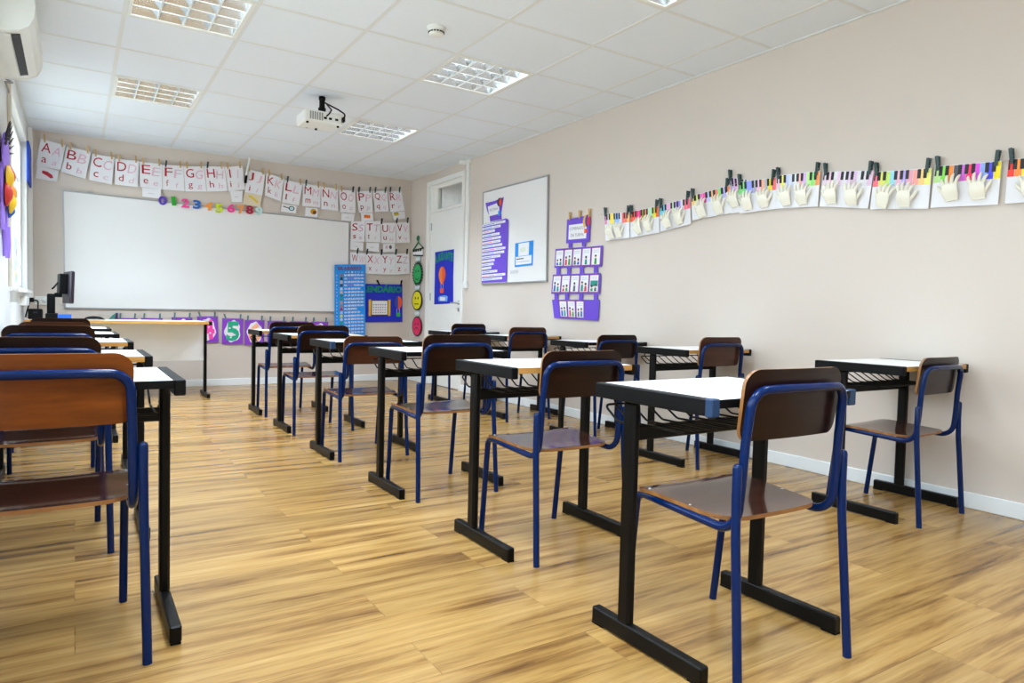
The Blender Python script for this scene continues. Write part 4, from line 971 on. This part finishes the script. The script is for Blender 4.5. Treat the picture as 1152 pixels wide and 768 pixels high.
# painted piano sheets with paper hands
PIANO = {
  1: [(4.370,1.737), (4.068,1.719), (4.056,1.516), (4.348,1.513)],
  2: [(4.059,1.719), (3.750,1.727), (3.733,1.528), (4.047,1.516)],
  3: [(3.740,1.730), (3.443,1.750), (3.425,1.561), (3.725,1.535)],
  4: [(3.430,1.759), (3.093,1.787), (3.064,1.601), (3.413,1.588)],
  5: [(3.107,1.843), (2.83,1.770), (2.80,1.604), (3.077,1.598)],
  6: [(3.027,1.798), (2.737,1.785), (2.728,1.589), (3.005,1.589)],
  7: [(2.733,1.794), (2.436,1.777), (2.443,1.570), (2.728,1.590)],
  8: [(2.415,1.767), (2.116,1.728), (2.139,1.523), (2.433,1.569)],
  9: [(2.113,1.718), (1.814,1.691), (1.822,1.486), (2.127,1.517)],
  10: [(1.798,1.696), (1.501,1.673), (1.508,1.469), (1.812,1.489)],
  11: [(1.474,1.675), (1.182,1.651), (1.180,1.453), (1.479,1.470)]}
WK = (228, 226, 232)
KEYS = {
 1: [(226, 140, 196), WK, (248, 226, 90), (250, 226, 96), (150, 190, 250), (150, 190, 250), WK, (246, 120, 110), (246, 120, 110), (250, 200, 120)],
 2: [(250, 96, 70), (250, 96, 70), (240, 60, 130), (240, 60, 130), (150, 160, 30), (250, 140, 90), (190, 230, 190), (190, 230, 190), (240, 226, 30), (248, 110, 60)],
 3: [(110, 210, 230), (110, 200, 226), (236, 180, 220), (236, 180, 220), (212, 238, 190), (170, 140, 236), (170, 140, 236), WK, (250, 130, 150), (250, 110, 140)],
 4: [(252, 214, 140), (226, 240, 130), (236, 120, 200), (250, 96, 180), (196, 210, 250), (252, 190, 140), (252, 150, 120), (140, 226, 130), (196, 190, 246), (252, 150, 110)],
 5: [(170, 170, 200), (216, 170, 226), (236, 190, 220), (120, 226, 140), WK, WK, WK, WK, WK, WK],
 6: [(130, 226, 130), (130, 226, 140), (150, 160, 246), (150, 160, 246), (180, 180, 196), (246, 190, 220), (252, 180, 150), (190, 190, 196), (250, 226, 60), (252, 120, 120)],
 7: [(240, 200, 220), (246, 240, 120), (200, 210, 250), (220, 226, 246), (230, 236, 240), (246, 190, 190), (222, 180, 240), (190, 240, 150), (150, 230, 130), (250, 160, 100)],
 8: [(232, 214, 228), (244, 208, 224), WK, (236, 206, 230), WK, (232, 210, 236), (226, 196, 228), WK, WK, (232, 200, 224)],
 9: [(246, 120, 140), (226, 226, 110), (200, 232, 110), (160, 220, 236), (236, 190, 210), (190, 170, 236), (240, 170, 190), (246, 170, 160), (250, 210, 130), (240, 240, 130)],
 10: [(190, 226, 150), (140, 224, 90), (250, 150, 70), (90, 92, 100), (216, 110, 216), (250, 60, 110), (226, 90, 226), (150, 180, 246), (90, 90, 236), (250, 230, 50)],
 11: [(250, 70, 60), (252, 150, 70), (248, 236, 30), (170, 210, 60), (250, 140, 90), (230, 120, 200), (150, 190, 250), (250, 226, 80), (140, 220, 130), (240, 120, 120)]}
PD = {1: 'pale yellow, blue and coral', 2: 'red, olive and yellow', 3: 'aqua, lilac and pink', 4: 'yellow, pink and green', 5: 'grey and mauve', 6: 'green, indigo and yellow', 7: 'lime, lilac and orange', 8: 'nearly white', 9: 'coral, lime and violet', 10: 'green, grey, pink and indigo', 11: 'red, orange and bright yellow'}
NEXT = {1: 'beside the purple chart', 5: 'half hidden by the next sheet', 11: 'last towards the camera'}
SCOL = {}
BK = ink('black key ink', (30, 28, 34))
def paper_hand(f, cu, cv, sc, mirror, th, lean=0.0):
    """cream paper hand with five bent fingers, bulging off the sheet"""
    mb = MB(); s = -1 if mirror else 1
    W = (f(1, 0) - f(0, 0)).length; Hh = (f(0, 1) - f(0, 0)).length
    def g(x, y, d):
        c, sn = math.cos(lean * s), math.sin(lean * s); x, y = x * c - y * sn, x * sn + y * c
        return f(cu + s * x * sc / W, cv + y * sc / Hh, d)
    n, m = 16, 9; vs = []; fs = []
    for j in range(m + 1):
        t = j / m
        hw = 0.026 + 0.013 * math.sin(PI * min(1, t * 0.75 + 0.1)); y = -0.05 + 0.088 * t
        for i in range(n):
            a = 2 * PI * i / n; vs.append(g(hw * math.cos(a), y, 0.008 + 0.027 * math.sin(PI * (0.04 + 0.62 * t)) + (0.0068 * math.sin(a))))
    for j in range(m):
        for i in range(n): fs.append((j * n + i, j * n + (i + 1) % n, (j + 1) * n + (i + 1) % n, (j + 1) * n + i))
    fs += [tuple(range(n)), tuple(range(m * n, (m + 1) * n))]
    mb.add(vs, fs, PAPERC, True)
    for x0, ln, sp in ((-0.029, 0.043, -0.40), (-0.0105, 0.056, -0.14), (0.0095, 0.060, 0.06), (0.028, 0.050, 0.30)):
        pts = []
        for k in range(6):
            t = k / 5; pts.append(g(x0 + math.sin(sp) * ln * t, 0.030 + math.cos(sp) * ln * t, 0.030 + 0.006 * math.sin(PI * t * 0.8) - 0.020 * t * t))
        mb.tube(pts, [0.0086 * sc, 0.0088 * sc, 0.0082 * sc, 0.0078 * sc, 0.0068 * sc, 0.0035 * sc], PAPERC, 10)
    pts = [g(-0.022 - 0.011 * k, -0.022 + 0.011 * k + 0.001 * k * k, 0.02 + 0.002 * math.sin(k)) for k in range(5)]
    mb.tube(pts, [0.0105 * sc, 0.0102 * sc, 0.0092 * sc, 0.008 * sc, 0.004 * sc], PAPERC, 10)
    obj('paper_hand', mb, th)
for n_, q in PIANO.items():
    X0 = RX - 0.018 - (0.0 if n_ != 5 else -0.004)
    f = right(q, X0)
    lab = 'sheet of %s piano keys with paper hands%s' % (PD[n_], (', ' + NEXT[n_]) if n_ in NEXT else '')
    th = thing('piano_sheet', f(.5, 0, 0), lab, 'picture', 'piano key sheets on the door wall')
    mb = MB(); sheet(mb, f, PAPER)
    ks = KEYS[n_]
    for k in range(10):
        c = ks[k]
        if c not in SCOL: SCOL[c] = mat('key paint %d' % len(SCOL), c, 0.7, noise=0.08, scale=60)
        sheet(mb, f, SCOL[c], (k * .1 + .003, .60, k * .1 + .097, .985), .0013, .0019)
    for k in (0, 1, 3, 4, 5, 7, 8):
        mb.prism([(k * .1 + .072, .76), (k * .1 + .130, .76), (k * .1 + .130, .99), (k * .1 + .072, .99)], f, .002, .0026, BK)
    mb.prism([(.01, .76), (.035, .76), (.035, .99), (.01, .99)], f, .002, .0026, BK)
    obj('painted_sheet', mb, th)
    hs = {1: ((.30, .24), (.62, .26)), 2: ((.34, .30), (.68, .34)), 3: ((.3, .30), (.68, .32)), 4: ((.3, .3), (.72, .3)), 5: ((.16, .34),), 6: ((.28, .3), (.72, .3)), 7: ((.28, .3), (.66, .3)), 8: ((.26, .32), (.68, .30)), 9: ((.26, .26), (.62, .28)), 10: ((.32, .36), (.72, .36)), 11: ((.36, .3), (.74, .3))}[n_]
    for i, (u, v) in enumerate(hs):
        paper_hand(f, u, v, 0.96, i == 1, th, 0.12 if n_ != 9 else -0.3 * (1 - i))
    for k, t in ((0, .05), (1, .94)):
        if n_ in (5,) and k == 1: continue
        if n_ == 1 and k == 1: t = .96
        p = f(t, 1.0, 0.004)
        peg((p.x, p.y, p.z + 0.012), RR, NR, PEGD, 'green clothespin, %s corner of the %s piano sheet' % ('chart-side' if k == 0 else 'camera-side', PD[n_]), 'clothespins on the piano sheets', (-.1 if k == 0 else .12) * -1)
pts = []
for n_, q in PIANO.items():
    if n_ == 5: continue
    pts += [(RX - .0165, q[0][0], q[0][1] - .003), (RX - .0165, q[1][0], q[1][1] - .003)]
line('string', [(RX - .004, 4.45, 1.74)] + pts + [(RX - .004, 0.9, 1.66)], 'thin string carrying the piano sheets along the door wall')

# ================================================================== CEILING AND WINDOW WALL THINGS
th = thing('projector', (1.65, 5.5, 2.36), 'white ceiling projector with black cables facing the whiteboard', 'projector')
mb = MB(); mb.box(1.49, 1.79, 5.34, 5.58, 2.345, 2.435, PLASTIC, 0.012); obj('body', mb, th)
mb = MB(); mb.lathe([(0.0, 0.0), (0.05, 0.0), (0.06, 0.006), (0.06, 0.012), (0.022, 0.02), (0.022, 0.1), (0.034, 0.105), (0.034, 0.15), (0.0, 0.15)][::-1] if False else [(0.0, 2.436), (0.05, 2.436), (0.05, 2.446), (0.03, 2.452), (0.03, 2.50), (0.022, 2.505), (0.022, 2.56), (0.026, 2.565), (0.026, 2.588), (0, 2.588)], (1.672, 5.50, 0), BLACKP, 18); obj('ceiling_mount', mb, th)
mb = MB(); mb.lathe([(0.0, 0.0), (0.035, 0.0), (0.04, 0.02), (0.0, 0.022)], (1.58, 5.58, 2.39), BLACKP, 18, 'y'); obj('lens', mb, th)
mb = MB(); mb.tube(fillet([(1.69, 5.49, 2.545), (1.76, 5.36, 2.47), (1.80, 5.31, 2.43), (1.79, 5.32, 2.39)], .03), 0.006, BLACKP, 8); mb.tube(fillet([(1.70, 5.47, 2.53), (1.705, 5.36, 2.46), (1.67, 5.31, 2.41), (1.66, 5.345, 2.40)], .03), 0.006, BLACKP, 8); obj('cable', mb, th)
mb = MB()
for x in (1.65, 1.69, 1.74):
    m2 = MB(); m2.box(x - .012, x + .012, 5.336, 5.3405, 2.375, 2.392, BLACKP, 0.001); obj('port', m2, th)
mb.box(1.78, 1.80, 5.31, 5.345, 2.37, 2.41, BLACKP, 0.004); obj('connector', mb, th)
mb = MB()
for k in range(6): mb.box(1.53 + k * .018, 1.542 + k * .018, 5.338, 5.3405, 2.36, 2.42, mat('vent grey', (150, 152, 150), 0.5))
obj('vent_slots', mb, th)
for x, y in ((1.52, 5.37), (1.76, 5.37), (1.64, 5.55)):
    mb = MB(); mb.lathe([(0.0, 2.333), (0.01, 2.333), (0.01, 2.346), (0, 2.346)], (x, y, 0), BLACKP, 10); obj('foot_pad', mb, th)

th = thing('smoke_detector', (1.826, 3.765, CZ), 'white round smoke detector on the ceiling', 'smoke detector')
mb = MB(); mb.lathe([(0.0, CZ - 0.018), (0.052, CZ - 0.018), (0.055, CZ - 0.008), (0.055, CZ)][::-1], (1.826, 3.765, 0), PLASTIC, 28); obj('base', mb, th)
mb = MB(); mb.lathe([(0.046, CZ - 0.018), (0.044, CZ - 0.042), (0.03, CZ - 0.05), (0.0, CZ - 0.051)], (1.826, 3.765, 0), PLASTIC, 28); obj('sensor_head', mb, th)
mb = MB()
for k in range(16):
    a = 2 * PI * k / 16; a2 = a + 0.27
    mb.tube([(1.826 + 0.0455 * math.cos(a), 3.765 + 0.0455 * math.sin(a), CZ - 0.032), (1.826 + 0.0455 * math.cos(a2), 3.765 + 0.0455 * math.sin(a2), CZ - 0.032)], 0.0045, BLACKP, 6)
obj('vent_slots', mb, th)

th = thing('air_conditioner', (LX, 4.72, 2.24), 'white wall air conditioner high on the window wall', 'air conditioner')
prof = [(0, 2.505), (0.15, 2.505), (0.19, 2.49), (0.212, 2.45), (0.218, 2.39), (0.212, 2.33), (0.19, 2.285), (0.15, 2.258), (0.10, 2.245), (0, 2.238)]
mb = MB(); mb.prism(prof, lambda u, v, d: (LX + u, d, v), 4.28, 5.17, PLASTIC, False); obj('casing', mb, th)
mb = MB(); e = [(u * 1.012 if u else 0, v) for u, v in prof]; mb.prism(e, lambda u, v, d: (LX + u, d, 2.372 + (v - 2.372) * 1.01), 5.17, 5.195, PLASTIC); obj('end_cap', mb, th)
mb = MB(); mb.add([(LX + .115, 4.34, 2.2465), (LX + .150, 4.34, 2.2565), (LX + .150, 5.08, 2.2565), (LX + .115, 5.08, 2.2465), (LX + .113, 4.34, 2.2435), (LX + .152, 4.34, 2.2545), (LX + .152, 5.08, 2.2545), (LX + .113, 5.08, 2.2435)], [(0, 1, 2, 3), (4, 7, 6, 5), (0, 4, 5, 1), (2, 6, 7, 3), (1, 5, 6, 2), (0, 3, 7, 4)], ink('vent black', (12, 12, 13))); obj('air_outlet', mb, th)
mb = MB(); mb.add([(LX + .055, 4.33, 2.2435), (LX + .112, 4.33, 2.243), (LX + .112, 5.09, 2.243), (LX + .055, 5.09, 2.2435), (LX + .055, 4.33, 2.235), (LX + .110, 4.33, 2.232), (LX + .110, 5.09, 2.232), (LX + .055, 5.09, 2.235)], [(0, 1, 2, 3), (4, 7, 6, 5), (0, 4, 5, 1), (2, 6, 7, 3), (1, 5, 6, 2), (0, 3, 7, 4)], PLASTIC); obj('louvre_flap', mb, th)
mb = MB(); mb.box(LX, LX + 0.022, 5.80, 5.85, 1.0, CZ - 0.006, mat('beige plastic', (222, 216, 200), 0.45), 0.003); tag(obj('pipe_cover', mb), 'beige vertical pipe cover beside the window', 'pipe cover')
mb = MB(); mb.tube([(LX + 0.012, 5.22, 2.26), (LX + 0.06, 5.3, 2.25), (LX + 0.012, 5.5, 2.30), (LX + 0.01, 5.81, 2.31)], 0.006, mat('grey cord', (150, 152, 156), 0.5), 8); tag(obj('drain_cord', mb), 'thin grey cord running from the air conditioner to the pipe cover', 'cord')

mb = MB(); mb.box(LX + 0.016, LX + 0.034, 7.72, 8.17, 2.0, 2.37, mat('cobalt foam', (10, 60, 170), 0.7), 0.006)
tag(obj('felt_banner', mb), 'cobalt blue felt banner hung high in the corner beside the window', 'banner')

# paper figure with spiky hair and flower discs
th = thing('paper_figure', (LX + 0.05, 5.40, 1.35), 'purple paper figure with spiky black hair and red and yellow discs on the window wall', 'wall decoration')
LIL = mat('lilac paper', (158, 124, 232), 0.7); TAN = mat('tan paper', (226, 170, 140), 0.7)
mb = MB(); mb.ellipsoid((LX + 0.02, 5.36, 1.80), (0.018, 0.20, 0.15), LIL, 20, 12); obj('head', mb, th)
mb = MB(); mb.prism([(5.54, 1.74), (5.58, 1.36), (5.50, 1.34), (5.42, 1.5), (5.34, 1.34), (5.22, 1.34), (5.20, 1.74)], lambda u, v, d: (LX + d, u, v), .004, .018, LIL); obj('body', mb, th)
mb = MB()
for k in range(11):
    a = math.radians(-75 + 15 * k); mb.tube([(LX + 0.03, 5.36 + 0.16 * math.sin(a), 1.82 + 0.12 * math.cos(a)), (LX + 0.05, 5.36 + 0.27 * math.sin(a), 1.82 + 0.20 * math.cos(a))], [0.008, 0.002], ink('black paper', (30, 26, 40)), 6)
obj('hair', mb, th)
for k, (y, z, r, c, nm) in enumerate(((5.48, 1.70, .075, (214, 40, 20), 'red'), (5.28, 1.66, .08, (244, 190, 20), 'yellow'), (5.42, 1.585, .07, (240, 150, 20), 'orange'), (5.26, 1.56, .075, (200, 36, 24), 'red'), (5.50, 1.54, .06, (236, 110, 30), 'orange'), (5.36, 1.52, .07, (244, 200, 30), 'yellow'), (5.44, 1.475, .045, (40, 90, 180), 'blue'))):
    mb = MB(); x = LX + 0.026 + 0.006 * (k % 3); mb.lathe([(0.0, 0.0), (r, 0.0), (r, 0.010), (r * .62, 0.024), (r * .3, 0.036), (0, 0.038)], (x, y, z), mat('disc ' + nm + str(c[1]), c, 0.5), 20, 'x'); o = obj('flower_disc', mb, th); o['label'] = nm + ' disc'
for y in (5.52, 5.32):
    mb = MB(); mb.tube([(LX + .014, y, 1.38), (LX + .018, y + .02, 1.27), (LX + .016, y + .01, 1.18)], [.018, .016, .012], LIL, 8); obj('leg', mb, th)
th = thing('drawing_sheet', (LX + 0.022, 6.16, 1.02), 'pale blue drawing with yellow flowers hanging on the window', 'drawing')
f = quad([(LX + .022, 6.02, 1.36), (LX + .022, 6.30, 1.36), (LX + .022, 6.30, 1.03), (LX + .022, 6.02, 1.03)], NL)
mb = MB(); sheet(mb, f, mat('pale blue paper', (176, 204, 240), 0.7)); obj('paper_sheet', mb, th)
mb = MB()
for u, v, c in ((.2, .2, (230, 210, 60)), (.6, .15, (120, 190, 70)), (.8, .3, (236, 220, 90)), (.4, .6, (240, 244, 250)), (.7, .7, (150, 120, 220))): disc(mb, f, u, v, .13, .09, ink('drawing %d' % c[0], c), .0012, .0018, 14)
obj('drawn_flowers', mb, th)
f = quad([(LX + .022, 6.02, 1.80), (LX + .022, 6.24, 1.80), (LX + .022, 6.24, 1.40), (LX + .022, 6.02, 1.40)], NL)
mb = MB(); sheet(mb, f, mat('pale sheet', (222, 230, 240), 0.7))
for k in range(9): sheet(mb, f, ink('pale blue line', (170, 186, 214)), (.12, .1 + k * .09, .85, .12 + k * .09), .0012, .0016)
tag(obj('writing_sheet', mb), 'white lined sheet hanging on the window above the blue drawing', 'sheet')
